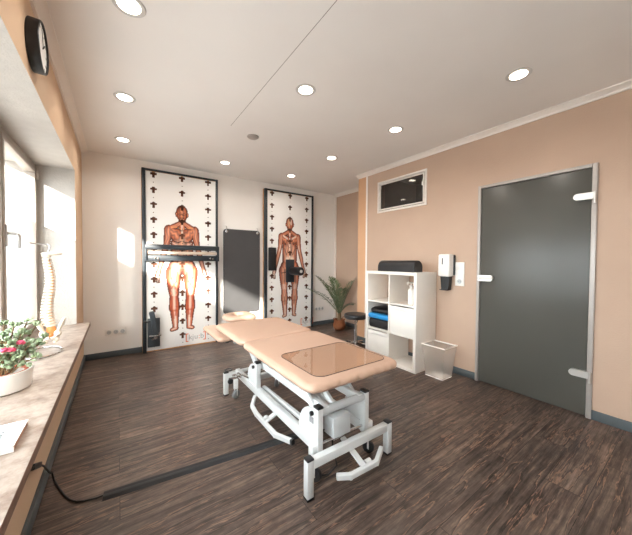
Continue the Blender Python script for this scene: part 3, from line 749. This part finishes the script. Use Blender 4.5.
# pump bottles
def pump(x, y, label):
    z = z2s+.016
    o = thing('pump_bottle', (x, y, z), label, 'bottle', 'white pump bottles')
    MB().lathe([(.001, 0), (.032, 0), (.036, .006), (.036, .155), (.032, .17), (.014, .185), (.013, .2), (.001, .2)], (x, y, z), 24).build('bottle', 'white_plastic', o)
    b = MB(); b.cyl((x, y, z+.195), (x, y, z+.222), .017, n=20, bev=.003); b.cyl((x, y, z+.22), (x, y, z+.245), .007, n=12); b.box(x-.065, x+.016, y-.013, y+.013, z+.24, z+.258, .005)
    b.box(x-.066, x-.054, y-.006, y+.006, z+.222, z+.245, .002); b.build('pump_head', 'white_plastic', o)
    return o
pump(2.79, 2.03, 'white pump bottle standing further left in the top right shelf cube')
p2 = pump(2.80, 1.955, 'white pump bottle with grey label at the right edge of the top cube')
tag(MB().box(2.762, 2.766, 1.945, 1.97, z2s+.016+.07, z2s+.016+.1).build('sticker', 'label_grey', p2), 'small grey sticker')
# mats in the middle left cube
zc = z1s+.017; y0, y1 = ym+.012, sy1-T-.002
tag(MB().cushion(sx0+.02, sx1-.03, y0, y1, zc, zc+.115, .012, .02).build('folded_mat', 'black_vinyl', loc=(2.85, 2.43, zc)), 'folded black mat at the bottom of the pile in the shelf cube', 'mat')
tag(MB().cushion(sx0+.006, sx1-.04, y0, y1, zc+.121, zc+.18, .012, .016).build('foam_cushion', 'blue_foam', loc=(2.85, 2.43, zc+.126)), 'bright blue foam cushion between two black mats in the shelf cube', 'cushion')
tag(MB().cushion(sx0+.03, sx1-.05, y0+.005, y1-.01, zc+.187, zc+.245, .04, .02, .02).build('folded_bag', 'black_vinyl', loc=(2.85, 2.43, zc+.187)), 'black folded bag lying on the blue cushion in the shelf cube', 'bag')
# bolster
b = MB(); prof = [(-.085, 0), (.085, 0)] + [(.085*math.cos(a)**1, .05+.085*math.sin(a)) for a in [PI*k/14 for k in range(15)]]
o_ = bmesh.new(); n = len(prof); ys = [1.945, 1.952, 2.475, 2.482]; sc_ = [.93, 1, 1, .93]; R_ = []
for yy, k in zip(ys, sc_): R_.append([o_.verts.new((2.80+u*k, yy, sz+.001+.068+(v-.068)*k)) for u, v in prof])
for A, B in zip(R_, R_[1:]):
    for k in range(n): o_.faces.new((A[k], A[(k+1) % n], B[(k+1) % n], B[k]))
o_.faces.new(R_[0]); o_.faces.new(R_[-1][::-1]); b._merge(o_)
tag(b.build('bolster', 'black_vinyl', loc=(2.8, 2.2, sz)), 'black half-round bolster lying on top of the white shelf unit', 'bolster')

# ------------------------------------------------------------------ waste bin
bn = thing('waste_bin', (2.83, 1.69, 0), 'clear tapered waste bin with white rim on the floor beside the shelf', 'waste bin')
bt = [(2.745, 1.60), (2.92, 1.60), (2.92, 1.795), (2.745, 1.795)]; tp = [(2.71, 1.56), (2.945, 1.56), (2.945, 1.828), (2.71, 1.828)]; zt = .345
o_ = bmesh.new(); B0 = [o_.verts.new((x, y, .004)) for x, y in bt]; T0 = [o_.verts.new((x, y, zt)) for x, y in tp]
for k in range(4): o_.faces.new((B0[k], B0[(k+1) % 4], T0[(k+1) % 4], T0[k]))
o_.faces.new(B0[::-1]); b = MB(); b._merge(o_); b.build('shell', 'bin_clear', bn)
MB().tube([(x, y, zt) for x, y in tp], .007, 8, True).build('rim', 'white_plastic', bn)
b = MB(); b.tube([(x, y, .006) for x, y in bt], .005, 8, True).box(2.752, 2.913, 1.607, 1.788, .003, .008); b.build('base', 'white_plastic', bn)

# ------------------------------------------------------------------ stool
X, Y = 2.755, 2.92
stl = thing('stool', (X, Y, 0), 'round black swivel stool with chrome column behind the shelf unit', 'stool')
MB().lathe([(.001, .43), (.148, .43), (.16, .44), (.164, .463), (.16, .484), (.145, .495), (.001, .498)], (X, Y, 0), 40).build('seat', 'black_vinyl', stl)
MB().cyl((X, Y, .16), (X, Y, .43), .017).cyl((X, Y, .075), (X, Y, .26), .025).cyl((X, Y, .415), (X, Y, .43), .07).build('column', 'chrome', stl)
MB().tube([(X+.03, Y, .42), (X-.06, Y-.10, .415), (X-.1, Y-.13, .40)], .006).build('height_lever', 'black_plastic', stl)
b = MB()
for k in range(5):
    a = 2*PI*k/5+.3; b.bar((X, Y, .085), (X+.20*math.cos(a), Y+.20*math.sin(a), .062), .035, .022, .006)
b.cyl((X, Y, .065), (X, Y, .11), .035); b.build('base', 'chrome', stl)
for k in range(5):
    a = 2*PI*k/5+.3; q = Vector((X+.20*math.cos(a), Y+.20*math.sin(a), .024)); u = Vector((-math.sin(a), math.cos(a), 0))
    MB().cyl(q-u*.018, q+u*.018, .024, bev=.004).cyl(q, q+Vector((0, 0, .04)), .007).build('castor', 'black_rubber', stl)

# ------------------------------------------------------------------ palm in basket
PX, PY = 3.27, 3.89
pl = thing('potted_palm', (PX, PY, 0), 'feathery palm in a round brown wicker basket in the alcove corner', 'plant')
MB().lathe([(.001, .0), (.075, 0), (.098, .025), (.112, .075), (.108, .12), (.094, .16), (.094, .19), (.087, .19), (.087, .165), (.001, .16)], (PX, PY, 0), 36).build('basket', 'wicker', pl)
for s_ in (-1, 1):
    MB().tube([(PX+s_*.09, PY+.03*s_, .175), (PX+s_*.105, PY+.02*s_, .215), (PX+s_*.112, PY-.01, .225), (PX+s_*.105, PY-.04*s_, .21), (PX+s_*.09, PY-.045*s_, .17)], .007).build('basket_handle', 'wicker', pl)
MB().cyl((PX, PY, .15), (PX, PY, .30), .04, .028, n=12).build('trunk', 'stem', pl)
def frond(tip, lift, rnd, n=40, ll=.15):
    a = Vector((PX, PY, .27)); t = Vector(tip); ctrl = a.lerp(t, .42)+Vector((0, 0, lift))
    P = [a*(1-s_)**2+ctrl*2*s_*(1-s_)+t*s_*s_ for s_ in [k/n for k in range(n+1)]]
    b = MB(); b.tube(P, .004, 6, radii=[.006*(1-k/n)+.0015 for k in range(n+1)])
    o_ = bmesh.new()
    for k in range(5, n+1):
        d = (P[min(k+1, n)]-P[k-1]).normalized(); side = d.cross(Vector((0, 0, 1)))
        if side.length < .1: side = Vector((1, 0, 0))
        side.normalize(); nn = side.cross(d); L = ll*math.sin(PI*(.12+.83*(k-4)/(n-3)))+.03
        for sg in (-1, 1):
            dr_ = (d*.75+side*sg*.7+nn*.25).normalized(); dr_ = (dr_+Vector((rnd.uniform(-.1, .1), rnd.uniform(-.1, .1), rnd.uniform(-.15, .05)))).normalized()
            wv = dr_.cross(nn).normalized()*.0055; up = nn*.002
            p0 = P[k]; p1 = p0+dr_*L*.45; p2 = p0+dr_*L+Vector((0, 0, -L*.18))
            vs = [o_.verts.new(q) for q in (p0, p1-wv, p2, p1+wv, p1+up)]
            for tri in ((0, 1, 4), (1, 2, 4), (2, 3, 4), (3, 0, 4)): o_.faces.new([vs[i] for i in tri])
    b._merge(o_); b.build('frond', 'palm', pl, smooth=True)
rnd = random.Random(3)
for tip, lf in (((2.45, 3.72, .80), .16), ((2.80, 3.95, .97), .2), ((3.12, 4.0, .95), .2), ((3.02, 3.75, .92), .16), ((3.49, 3.70, .94), .10), ((3.50, 3.82, .86), .16),
                ((3.30, 4.18, .92), .2), ((3.38, 3.66, .47), .12), ((2.95, 4.12, .93), .22), ((3.14, 3.65, .76), .2), ((2.92, 3.85, .82), .2)):
    frond(tip, lf, rnd)

# ------------------------------------------------------------------ sill things: planter, spine model, booklet
QX, QY, QZ = -.485, 2.04, ZS+.001
jp = thing('jade_plant', (QX, QY, QZ), 'leafy jade plant with pink flowers in a white oval pot on the sill', 'plant')
MB().lathe([(.001, 0), (.10, 0), (.112, .006), (.122, .09), (.122, .098), (.112, .098), (.110, .085), (.001, .08)], (QX, QY, QZ), 48, 1.0, 1.0).build('pot', 'ceramic', jp)
tag(MB().lathe([(.085, .078), (.104, .078), (.104, .093), (.096, .095), (.085, .082)], (QX, QY, QZ), 40).build('inner_pot', 'terracotta', jp), 'orange rim of an inner pot')
b = MB(); lv_ = bmesh.new(); rnd = random.Random(11)
tips = [(-.335, 2.15, .80), (-.37, 2.13, .87), (-.40, 2.12, .90), (-.44, 2.08, .89), (-.48, 2.10, .90), (-.37, 2.02, .80), (-.43, 1.98, .82), (-.41, 2.06, .85), (-.46, 2.02, .86), (-.50, 2.0, .84), (-.35, 2.09, .78), (-.40, 1.97, .76), (-.46, 1.95, .78), (-.39, 2.05, .78)]
for i in range(30):
    if i < len(tips): c = Vector(tips[i])
    else:
        a = rnd.uniform(0, 2*PI); rr = rnd.uniform(.02, .13); c = Vector((QX+.02+rr*math.cos(a), QY+rr*math.sin(a), QZ+rnd.uniform(.15, .28)))
    r0 = Vector((QX+(c.x-QX)*.3, QY+(c.y-QY)*.3, QZ+.08))
    b.tube([r0, r0.lerp(c, .5)+Vector((0, 0, .015)), c], .0035, 6)
    for k in range(15):
        s_ = rnd.uniform(.4, 1.0); p = r0.lerp(c, s_); dv = Vector((rnd.gauss(0, 1), rnd.gauss(0, 1), rnd.gauss(.5, .5))).normalized()
        if k < 5: p = c.copy(); dv = (dv+Vector((0, 0, .9))).normalized()
        L = rnd.uniform(.022, .035); w = L*.42; sd_ = dv.cross(Vector((rnd.gauss(0, 1), rnd.gauss(0, 1), rnd.gauss(0, 1)))).normalized(); nn = sd_.cross(dv)
        ring = []
        for q in range(8):
            an = 2*PI*q/8; ring.append(lv_.verts.new(p+dv*(L*.55-L*.5*math.cos(an))+sd_*w*math.sin(an)*(1.2 if 2 < q < 6 else .85)))
        ct = lv_.verts.new(p+dv*L*.6+nn*.006); cb_ = lv_.verts.new(p+dv*L*.6-nn*.003)
        for q in range(8): lv_.faces.new((ring[q], ring[(q+1) % 8], ct)); lv_.faces.new((ring[(q+1) % 8], ring[q], cb_))
b.build('stems', 'stem', jp); b = MB(); b._merge(lv_); b.build('foliage', 'leaf', jp, smooth=True)
for c in ((-.425, 1.945, .795), (-.40, 1.985, .815), (-.445, 1.93, .80)):
    b = MB()
    for k in range(9):
        a = 2.4*k; el = .3+.09*k
        b.ball(Vector(c)+Vector((math.cos(a)*.011*math.cos(el), math.sin(a)*.011*math.cos(el), .011*math.sin(el))), .010, (1, .9, .8), n=8)
    tag(b.build('flower', 'pink', jp, smooth=True), 'pink flower')

GX, GY = -.392, 2.65
sp = thing('spine_model', (-.45, 2.70, ZS), 'plastic human spine model hanging from a chrome stand on the sill', 'anatomical model')
cc = (-.447, 2.69); b = MB()
b.tube([(cc[0]+.115*math.cos(2*PI*k/32), cc[1]+.15*math.sin(2*PI*k/32), ZS+.007) for k in range(32)], .006, 8, True)
b.tube([(-.535, 2.60, ZS+.007), (-.528, 2.61, .8), (-.512, 2.62, 1.1), (-.492, 2.64, 1.335), (-.487, 2.64, 1.345), (-.44, 2.65, 1.342), (-.395, 2.65, 1.335)], .0045, 8)
b.tube([(-.395, 2.65, 1.345), (-.382, 2.65, 1.33), (-.39, 2.65, 1.28)], .004, 8)
tag(b.build('stand', 'chrome', sp), 'chrome wire stand')
b = MB(); b.ball((-.372, 2.64, 1.275), .055, (1.0, .8, .2), n=20); b.ball((-.40, 2.65, 1.26), .024, (1, .8, .7)); b.build('skull_base', 'bone', sp)
N = 24
def spine_pt(t):       # t 0 top .. 1 bottom
    z = 1.235-.455*t
    return Vector((GX+.010*math.sin(t*2*PI*1.0-.5)+.012*t, GY+.02*math.sin(t*2*PI+.6), z))
for k in range(N):
    t = k/(N-1); p = spine_pt(t); r = .0135+.0125*t; h = .0062+.0022*t
    b = MB(); b.lathe([(.001, -h), (r, -h), (r*.86, 0), (r, h), (.001, h)], p, 16)
    d = Vector((-.45, .9, 0)).normalized(); s_ = Vector((.9, .45, 0)).normalized()
    b.tube([p+d*r*.8, p+d*(r+.010)+Vector((0, 0, -.004)), p+d*(r+.020)+Vector((0, 0, -.012))], .006, 6, radii=[.008, .0065, .004])
    for q in (-1, 1): b.tube([p+s_*q*r*.7+d*r*.5, p+s_*q*(r+.007)+d*r*.7, p+s_*q*(r+.012)+d*r*.8+Vector((0, 0, -.003))], .006, 6, radii=[.008, .007, .004])
    b.build('vertebra', 'bone', sp)
    if k < N-1:
        m_ = (p+spine_pt((k+1)/(N-1)))/2
        tag(MB().lathe([(.001, -.004), (r*.92, -.004), (r*.96, 0), (r*.92, .004), (.001, .004)], m_, 16).build('disc', 'disc', sp), 'orange disc')
b = MB(); pb = spine_pt(1)
b.ball(pb+Vector((0, .01, -.035)), .030, (.9, .6, 1.2), n=14); b.ball(pb+Vector((0, .0, -.075)), .016, (.8, .6, 1.3), n=12)
tag(b.build('sacrum', 'disc', sp), 'orange sacrum')
for q in (-1, 1):
    b = MB(); o = pb+Vector((q*.04, -.005, -.03))
    b.ball(o+Vector((q*.016, .0, .028)), .042, (.34, .62, 1.25), Matrix.Rotation(q*.38, 3, 'Y'), n=14)
    b.ball(o+Vector((-q*.002, -.012, -.03)), .024, (.9, .8, 1.0), n=12)
    b.tube([o+Vector((0, -.02, -.035)), o+Vector((-q*.012, -.045, -.05)), o+Vector((-q*.034, -.05, -.055))], .009, 8)
    b.tube([o+Vector((0, -.012, -.04)), o+Vector((-q*.004, -.015, -.075)), o+Vector((-q*.02, -.035, -.085))], .010, 8)
    b.build('hip_bone', 'bone', sp)

bk = thing('booklet', (-.37, 1.46, ZS), 'white booklet with small dark print lying on the marble sill', 'booklet')
MB().box(-.445, -.296, 1.362, 1.552, ZS+.001, ZS+.020).build('pages', 'pages', bk)
tag(MB().box(-.447, -.294, 1.360, 1.554, ZS+.020, ZS+.0225).build('cover', 'paper', bk), 'white cover')
tag(MB().box(-.447, -.294, 1.3598, 1.3622, ZS+.001, ZS+.0225).build('spine_edge', 'paper', bk), 'white spine')
b = MB()
for k, (w_, g_) in enumerate(((.010, 0), (.006, .012), (.009, .021), (.005, .033), (.009, .041))):
    b.box(-.352-.003*(k % 2), -.342, 1.44+g_, 1.44+g_+w_*.8, ZS+.0225, ZS+.0228)
b.build('cover_print', 'ink', bk)
MB().box(-.447, -.372, 1.45, 1.535, ZS+.0225, ZS+.0228).build('cover_picture', 'ink_blue', bk)

# ------------------------------------------------------------------ cable and floor duct
b = MB()
b.tube([(-.327, 1.93, .205), (-.322, 1.99, .16), (-.318, 2.08, .07), (-.315, 2.15, .016), (-.30, 2.10, .006), (-.268, 2.008, .006), (-.239, 1.933, .006), (-.209, 1.875, .006), (-.18, 1.842, .006), (-.146, 1.824, .006), (-.10, 1.812, .007), (-.064, 1.811, .008)], .0045, 8)
o = thing('power_cable', (-.25, 1.95, 0), 'thin black cable curling from the parapet under the sill to the floor duct', 'cable')
b.build('cord', 'black_plastic', o)
MB().bar((-.332, 1.80, .272), (-.330, 1.935, .203), .026, .022, .004, (1, 0, 0)).build('plug', 'black_plastic', o)
dA, dB = Vector((-.07, 1.81, 0)), Vector((1.15, 1.664, 0)); n_ = Vector((-(dB-dA).y, (dB-dA).x, 0)).normalized()
o_ = bmesh.new(); R_ = []
for P in (dA, dB):
    R_.append([o_.verts.new(P+n_*u+Vector((0, 0, v))) for u, v in ((-.034, .0005), (.034, .0005), (.02, .013), (.004, .0145), (.002, .0135), (-.002, .0135), (-.004, .0145), (-.02, .013))])
for k in range(8): o_.faces.new((R_[0][k], R_[0][(k+1) % 8], R_[1][(k+1) % 8], R_[1][k]))
o_.faces.new(R_[0]); o_.faces.new(R_[1][::-1]); b = MB(); b._merge(o_)
tag(b.build('cable_duct', 'black_rubber', loc=tuple((dA+dB)/2)), 'black floor cable duct running to under the treatment table', 'cable duct')

# ------------------------------------------------------------------ treatment table
CX = 1.092
tt = thing('treatment_table', (CX, 1.9, 0), 'peach upholstered treatment table on a white wheeled lifting frame', 'treatment table')
W2 = .342; ZT = .628; Z0c = .577
MB().cushion(CX-W2, CX+W2, 1.10, 2.042, Z0c, ZT, .075, .035, .004, .0035).build('foot_cushion', 'leather', tt)
MB().cushion(CX-W2, CX+W2, 2.046, 2.755, Z0c+.001, ZT+.001, .075, .035, .004).build('back_cushion', 'leather', tt)
# headrest with a nose slot
b = MB(); hx0, hx1, hy0, hy1 = CX-.165, CX+.165, 2.85, 3.17; cx, cy = CX, 3.01; n = 48
def sup(a, rx, ry, p): 
    c_, s_ = math.cos(a), math.sin(a); return (cx+rx*math.copysign(abs(c_)**p, c_), cy+ry*math.copysign(abs(s_)**p, s_))
o_ = bmesh.new(); rings = []
for (rx, ry, p, z, ty) in ((.135, .13, .6, .57, 0), (.158, .152, .6, .58, 0), (.168, .162, .6, .602, 0), (.158, .152, .6, .627, 0), (.13, .13, .6, .637, 0), (.06, .10, .8, .632, .02), (.035, .085, .9, .618, .02), (.03, .08, .9, .57, .02)):
    rings.append([o_.verts.new((sup(2*PI*k/n, rx, ry, p)[0], sup(2*PI*k/n, rx, ry, p)[1]+ty, z+.012)) for k in range(n)])
for A, B in zip(rings, rings[1:]+rings[:1]):
    for k in range(n): o_.faces.new((A[k], A[(k+1) % n], B[(k+1) % n], B[k]))
b._merge(o_); b.build('headrest', 'leather', tt, smooth=True)
MB().cushion(.712, .862, 2.48, 3.06, .512, .553, .05, .02, .003).build('arm_rest', 'leather', tt)
MB().cushion(2*CX-.862, 2*CX-.712, 2.48, 3.06, .512, .553, .05, .02, .003).build('arm_rest', 'leather', tt)
wm = 'white_metal'
def part(name, m, f, parent=tt, label=None, **kw):
    b = MB(); f(b); o = b.build(name, m, parent, **kw)
    if label: o['label'] = label
    return o
LXo, RXo = .803, 1.412; Lr, Rr = .905, 1.262; yN, yF = 1.19, 2.56
# end beams, posts, caps
for yy in (yN, yF): part('end_beam', wm, lambda b: b.box(LXo+.02, RXo-.02, yy-.02, yy+.02, .158, .206, .004))
for yy in (yN, yF):
    for xx in (LXo, RXo):
        po = part('leg', wm, lambda b: b.box(xx-.02, xx+.02, yy-.02, yy+.02, .012, .205, .003))
        part('end_cap', 'black_plastic', lambda b: b.box(xx-.021, xx+.021, yy-.021, yy+.021, .205, .217, .004).box(xx-.021, xx+.021, yy-.021, yy+.021, 0, .014, .003), po, 'black cap')
for xx in (Lr, Rr): part('long_rail', wm, lambda b: b.box(xx-.02, xx+.02, 1.27, yF-.02, .172, .232, .004))
for xx in (Lr+.06, Rr-.06): part('inner_rail', wm, lambda b: b.bar((xx, 1.40, .225), (xx, 2.10, .205), .03, .03, .004))
for q in (1.46, 2.30): part('cross_member', wm, lambda b: b.box(Lr+.021, Rr-.021, q, q+.04, .18, .225, .003))
# uprights with side plates and cross tubes
for yu, d in ((1.25, 1), (2.08, 1)):
    for xx, s_ in ((Lr, -1), (Rr, 1)):
        up = part('upright', wm, lambda b: b.box(xx-.018, xx+.018, yu-.022, yu+.022, .165, .42, .003))
        part('upright_cap', 'black_plastic', lambda b: b.box(xx-.02, xx+.02, yu-.024, yu+.024, .42, .434, .004), up, 'black cap')
        arc = [(yu+.022, .23), (yu+.022, .40)] + [(yu+.022+.04+.13*math.sin(a), .235+.16*math.cos(a)) for a in [PI/2*k/8 for k in range(9)]]
        part('side_plate', wm, lambda b: b.prism(arc, 'X', xx-.008, xx+.008), up)
        part('pivot_bolt', 'black_plastic', lambda b: b.cyl((xx+s_*.017, yu+.03, .385), (xx+s_*.034, yu+.03, .385), .013, bev=.003), up, 'black pivot bolt')
    part('cross_tube', 'grey_metal', lambda b: b.cyl((Lr+.018, yu, .395), (Rr-.018, yu, .395), .024, n=24))
part('rating_label', 'label_grey', lambda b: b.box(Lr-.0092, Lr-.0079, 1.285, 1.325, .315, .35), label='small grey printed label')
# top frame and lifting arms
for xx in (Lr+.0, Rr-.0): part('top_rail', wm, lambda b: b.box(xx-.018, xx+.018, 1.42, 2.68, .532, .576, .003))
for q in (1.50, 2.0, 2.55): part('top_cross', wm, lambda b: b.box(Lr+.019, Rr-.019, q, q+.04, .535, .573, .003))
for xx in (Lr+.05, Rr-.05):
    part('lift_arm', wm, lambda b: b.box(xx-.016, xx+.016, 1.235, 2.095, .372, .42, .003))
for xx, sg in ((Lr+.022, 1), (Rr-.022, -1)):
    part('brace', wm, lambda b: b.bar((xx, 1.30, .36), (xx, 1.52, .535), .022, .036, .003))
    part('brace', wm, lambda b: b.bar((xx, 2.12, .36), (xx, 2.36, .535), .022, .05, .003))
part('brace', wm, lambda b: b.bar((1.03, 1.28, .40), (1.03, 1.53, .54), .022, .03, .003))
# motor, actuator, cable loop
mo = part('motor_box', 'grey_metal', lambda b: b.box(.985, 1.115, 1.212, 1.345, .232, .352, .008))
part('actuator', wm, lambda b: b.cyl((1.06, 1.42, .29), (1.08, 1.70, .38), .022).box(1.03, 1.12, 1.62, 1.76, .34, .43, .006).cyl((1.08, 1.7, .38), (1.085, 1.98, .47), .013))
part('control_box', 'grey_metal', lambda b: b.box(.96, 1.20, 1.78, 1.90, .38, .46, .006))
part('motor_cable', 'black_plastic', lambda b: b.tube([(.985, 1.30, .25), (.93, 1.33, .16), (.875, 1.33, .07), (.90, 1.28, .02), (.98, 1.25, .012), (1.05, 1.26, .03), (1.05, 1.30, .12), (1.04, 1.30, .232)], .005, 8), label='dark drooping cable')
# foot rods around the base
pl_ = [(.90, 2.12, .14), (.835, 2.02, .12), (.818, 1.90, .12), (.818, 1.60, .12), (.86, 1.46, .135)]
def rod(b, P, w, h):
    for a, c in zip(P, P[1:]): b.bar(a, c, w, h, .004)
    for q in P[1:-1]: b.cyl((q[0], q[1], q[2]-h/2+.001), (q[0], q[1], q[2]+h/2-.001), w/2)
o = part('foot_rod', wm, lambda b: rod(b, pl_, .026, .03))
part('rod_cap', 'black_plastic', lambda b: b.bar((.858, 1.468, .1335), (.864, 1.448, .1365), .029, .033, .003), o, 'black cap')
part('rod_bracket', wm, lambda b: b.bar((.82, 1.76, .125), (.91, 1.76, .165), .04, .012, .002).cyl((.84, 1.76, .135), (.84, 1.79, .135), .02), o)
o = part('foot_rod', wm, lambda b: rod(b, [(2*1.084-q[0], q[1], q[2]) for q in pl_], .026, .03))
pn = [(.935, 1.125, .1), (1.0, 1.085, .1), (1.19, 1.078, .1), (1.30, 1.14, .105)]
o = part('foot_rod', wm, lambda b: rod(b, pn, .026, .03))
part('rod_bracket', wm, lambda b: b.bar((1.10, 1.08, .105), (1.10, 1.27, .175), .035, .012, .002).cyl((1.13, 1.11, .10), (1.17, 1.11, .10), .016), o)
# lift axle with brackets
part('castor_axle', 'chrome', lambda b: b.cyl((.87, 1.255, .208), (1.31, 1.255, .208), .009), label='chrome axle rod')
for q in (.855, 1.284): part('axle_bracket', wm, lambda b: b.box(q, q+.037, 1.232, 1.275, .165, .225, .004))
part('axle_lug', wm, lambda b: b.bar((1.08, 1.26, .205), (1.08, 1.32, .15), .03, .02, .003))
part('castor_axle', 'chrome', lambda b: b.cyl((.83, 2.47, .205), (1.33, 2.47, .205), .009), label='chrome axle rod')
for (xx, yy, ang) in ((.90, 1.268, .5), (1.32, 1.268, .6), (.858, 2.45, -1.15), (1.27, 2.45, -1.0)):
    ax = Vector((math.cos(ang), math.sin(ang), 0))
    c = part('castor', wm, lambda b: b.box(xx-.018, xx+.018, yy-.014, yy+.014, .088, .172, .003).bar(Vector((xx, yy, .03))-ax*.017, Vector((xx, yy, .10))-ax*.017, .016, .004).bar(Vector((xx, yy, .03))+ax*.017, Vector((xx, yy, .10))+ax*.017, .016, .004).bar(Vector((xx, yy, .1))-ax*.019, Vector((xx, yy, .1))+ax*.019, .02, .012))
    part('wheel', 'wheel_grey' if yy > 2 else 'black_rubber', lambda b: b.cyl(Vector((xx, yy, .038))-ax*.013, Vector((xx, yy, .038))+ax*.013, .0375, n=28, bev=.006).cyl(Vector((xx, yy, .038))-ax*.0145, Vector((xx, yy, .038))+ax*.0145, .012, n=16), c, 'grey rubber wheel' if yy > 2 else 'dark rubber wheel')
# levelling knob and pedal ring at the far left corner
part('level_knob', 'black_plastic', lambda b: b.cyl((LXo+.028, yF-.03, .135), (LXo+.028, yF-.055, .135), .024, bev=.006), label='black levelling knob')
part('pedal_ring', 'black_plastic', lambda b: b.tube([(LXo+.02+.03*math.cos(2*PI*k/20), yF-.01+.03*math.sin(2*PI*k/20), .232) for k in range(20)], .006, 8, True), label='black ring lever')
part('linkage', 'chrome', lambda b: b.bar((.85, 2.47, .2), (.85, 2.30, .25), .012, .02, .002).cyl((.84, 2.38, .225), (.90, 2.38, .225), .008))
part('linkage', 'chrome', lambda b: b.bar((.88, 2.47, .22), (.895, 2.24, .25), .01, .014, .002))
# head end fittings
for q in (.905, 2*CX-.945): part('head_bracket', wm, lambda b: b.box(q, q+.04, 2.62, 2.66, .44, .531, .003))
for q in (-.10, .075): part('headrest_bar', wm, lambda b: b.box(CX+q, CX+q+.025, 2.6, 3.1, .548, .576, .003))
part('arm_rest_hinge', 'black_plastic', lambda b: b.cyl((.80, 2.56, .50), (.93, 2.56, .50), .011).box(.79, .82, 2.52, 2.6, .492, .511, .004), label='black hinge and clamp')
part('arm_rest_hinge', 'black_plastic', lambda b: b.cyl((2*CX-.93, 2.56, .50), (2*CX-.80, 2.56, .50), .011).box(2*CX-.82, 2*CX-.79, 2.52, 2.6, .492, .511, .004), label='black hinge and clamp')
# vinyl sheet on the foot cushion
sx_, sy_ = (CX-.255, CX+.285), (1.165, 1.60); pts = []; R = .06
for (cx, cy, a0) in ((sx_[1]-R, sy_[1]-R, 0), (sx_[0]+R, sy_[1]-R, PI/2), (sx_[0]+R, sy_[0]+R, PI), (sx_[1]-R, sy_[0]+R, 1.5*PI)):
    for k in range(7): pts.append((cx+R*math.cos(a0+PI/2*k/6), cy+R*math.sin(a0+PI/2*k/6)))
vs = thing('vinyl_sheet', (CX, 1.38, ZT+.005), 'clear vinyl foot sheet with dark edge lying on the near end of the treatment table', 'protective sheet')
MB().prism(pts, 'Z', ZT+.0045, ZT+.006).build('sheet', 'sheet', vs)
MB().tube([(x, y, ZT+.0052) for x, y in pts], .0016, 6, True).build('edge', 'ink', vs)

# ------------------------------------------------------------------ light
w = bpy.data.worlds.new('World'); sc.world = w; w.use_nodes = True; nt = w.node_tree; nt.nodes.clear()
out = nt.nodes.new('ShaderNodeOutputWorld'); bg = nt.nodes.new('ShaderNodeBackground'); bg.inputs[0].default_value = (.93, .97, 1, 1); bg.inputs[1].default_value = 10
tcw = nt.nodes.new('ShaderNodeTexCoord'); sw = nt.nodes.new('ShaderNodeSeparateXYZ'); rw = nt.nodes.new('ShaderNodeValToRGB')
nt.links.new(tcw.outputs['Generated'], sw.inputs[0]); mw_ = nt.nodes.new('ShaderNodeMath'); mw_.operation = 'MULTIPLY_ADD'; mw_.inputs[1].default_value = .5; mw_.inputs[2].default_value = .5
nt.links.new(sw.outputs[2], mw_.inputs[0]); nt.links.new(mw_.outputs[0], rw.inputs[0])
e_ = rw.color_ramp.elements; e_[0].position = .47; e_[0].color = (.36, .35, .34, 1); e_[1].position = .52; e_[1].color = (.93, .97, 1, 1)
nt.links.new(rw.outputs[0], bg.inputs[0]); nt.links.new(bg.outputs[0], out.inputs[0])
S = bpy.data.lights.new('sun', 'SUN'); S.energy = 18; S.angle = math.radians(1.5); S.color = (1, .93, .84)
so = bpy.data.objects.new('sun', S); COL.objects.link(so); so.location = (-4, -6, 5)
so.rotation_euler = Vector((.52, 1, -.285)).to_track_quat('-Z', 'Y').to_euler()

# ------------------------------------------------------------------ camera
cd = bpy.data.cameras.new('camera'); cam = bpy.data.objects.new('camera', cd); COL.objects.link(cam)
cd.sensor_fit = 'HORIZONTAL'; cd.sensor_width = 36; cd.lens = 281.13*36/632; cd.clip_start = .02
yaw, pit, roll = math.radians(35.21), math.radians(-1.333), math.radians(.393)
F = Vector((math.sin(yaw)*math.cos(pit), math.cos(yaw)*math.cos(pit), math.sin(pit))); R = Vector((math.cos(yaw), -math.sin(yaw), 0)); U = R.cross(F)
R2 = R*math.cos(roll)+U*math.sin(roll); U2 = -R*math.sin(roll)+U*math.cos(roll)
mw = Matrix((R2, U2, -F)).transposed().to_4x4(); mw.translation = (0, 0, 1.2377); cam.matrix_world = mw
sc.camera = cam
vs_ = sc.view_settings; sc.display_settings.display_device = 'sRGB'
vs_.view_transform = 'Standard'; vs_.look = 'None'; vs_.gamma = 1; vs_.exposure = .42; vs_.use_curve_mapping = False
sc.cycles.use_denoising = True; sc.cycles.max_bounces = 10; sc.cycles.diffuse_bounces = 6; sc.cycles.transparent_max_bounces = 16
sc.cycles.sample_clamp_indirect = 6; sc.cycles.caustics_reflective = False; sc.cycles.caustics_refractive = True
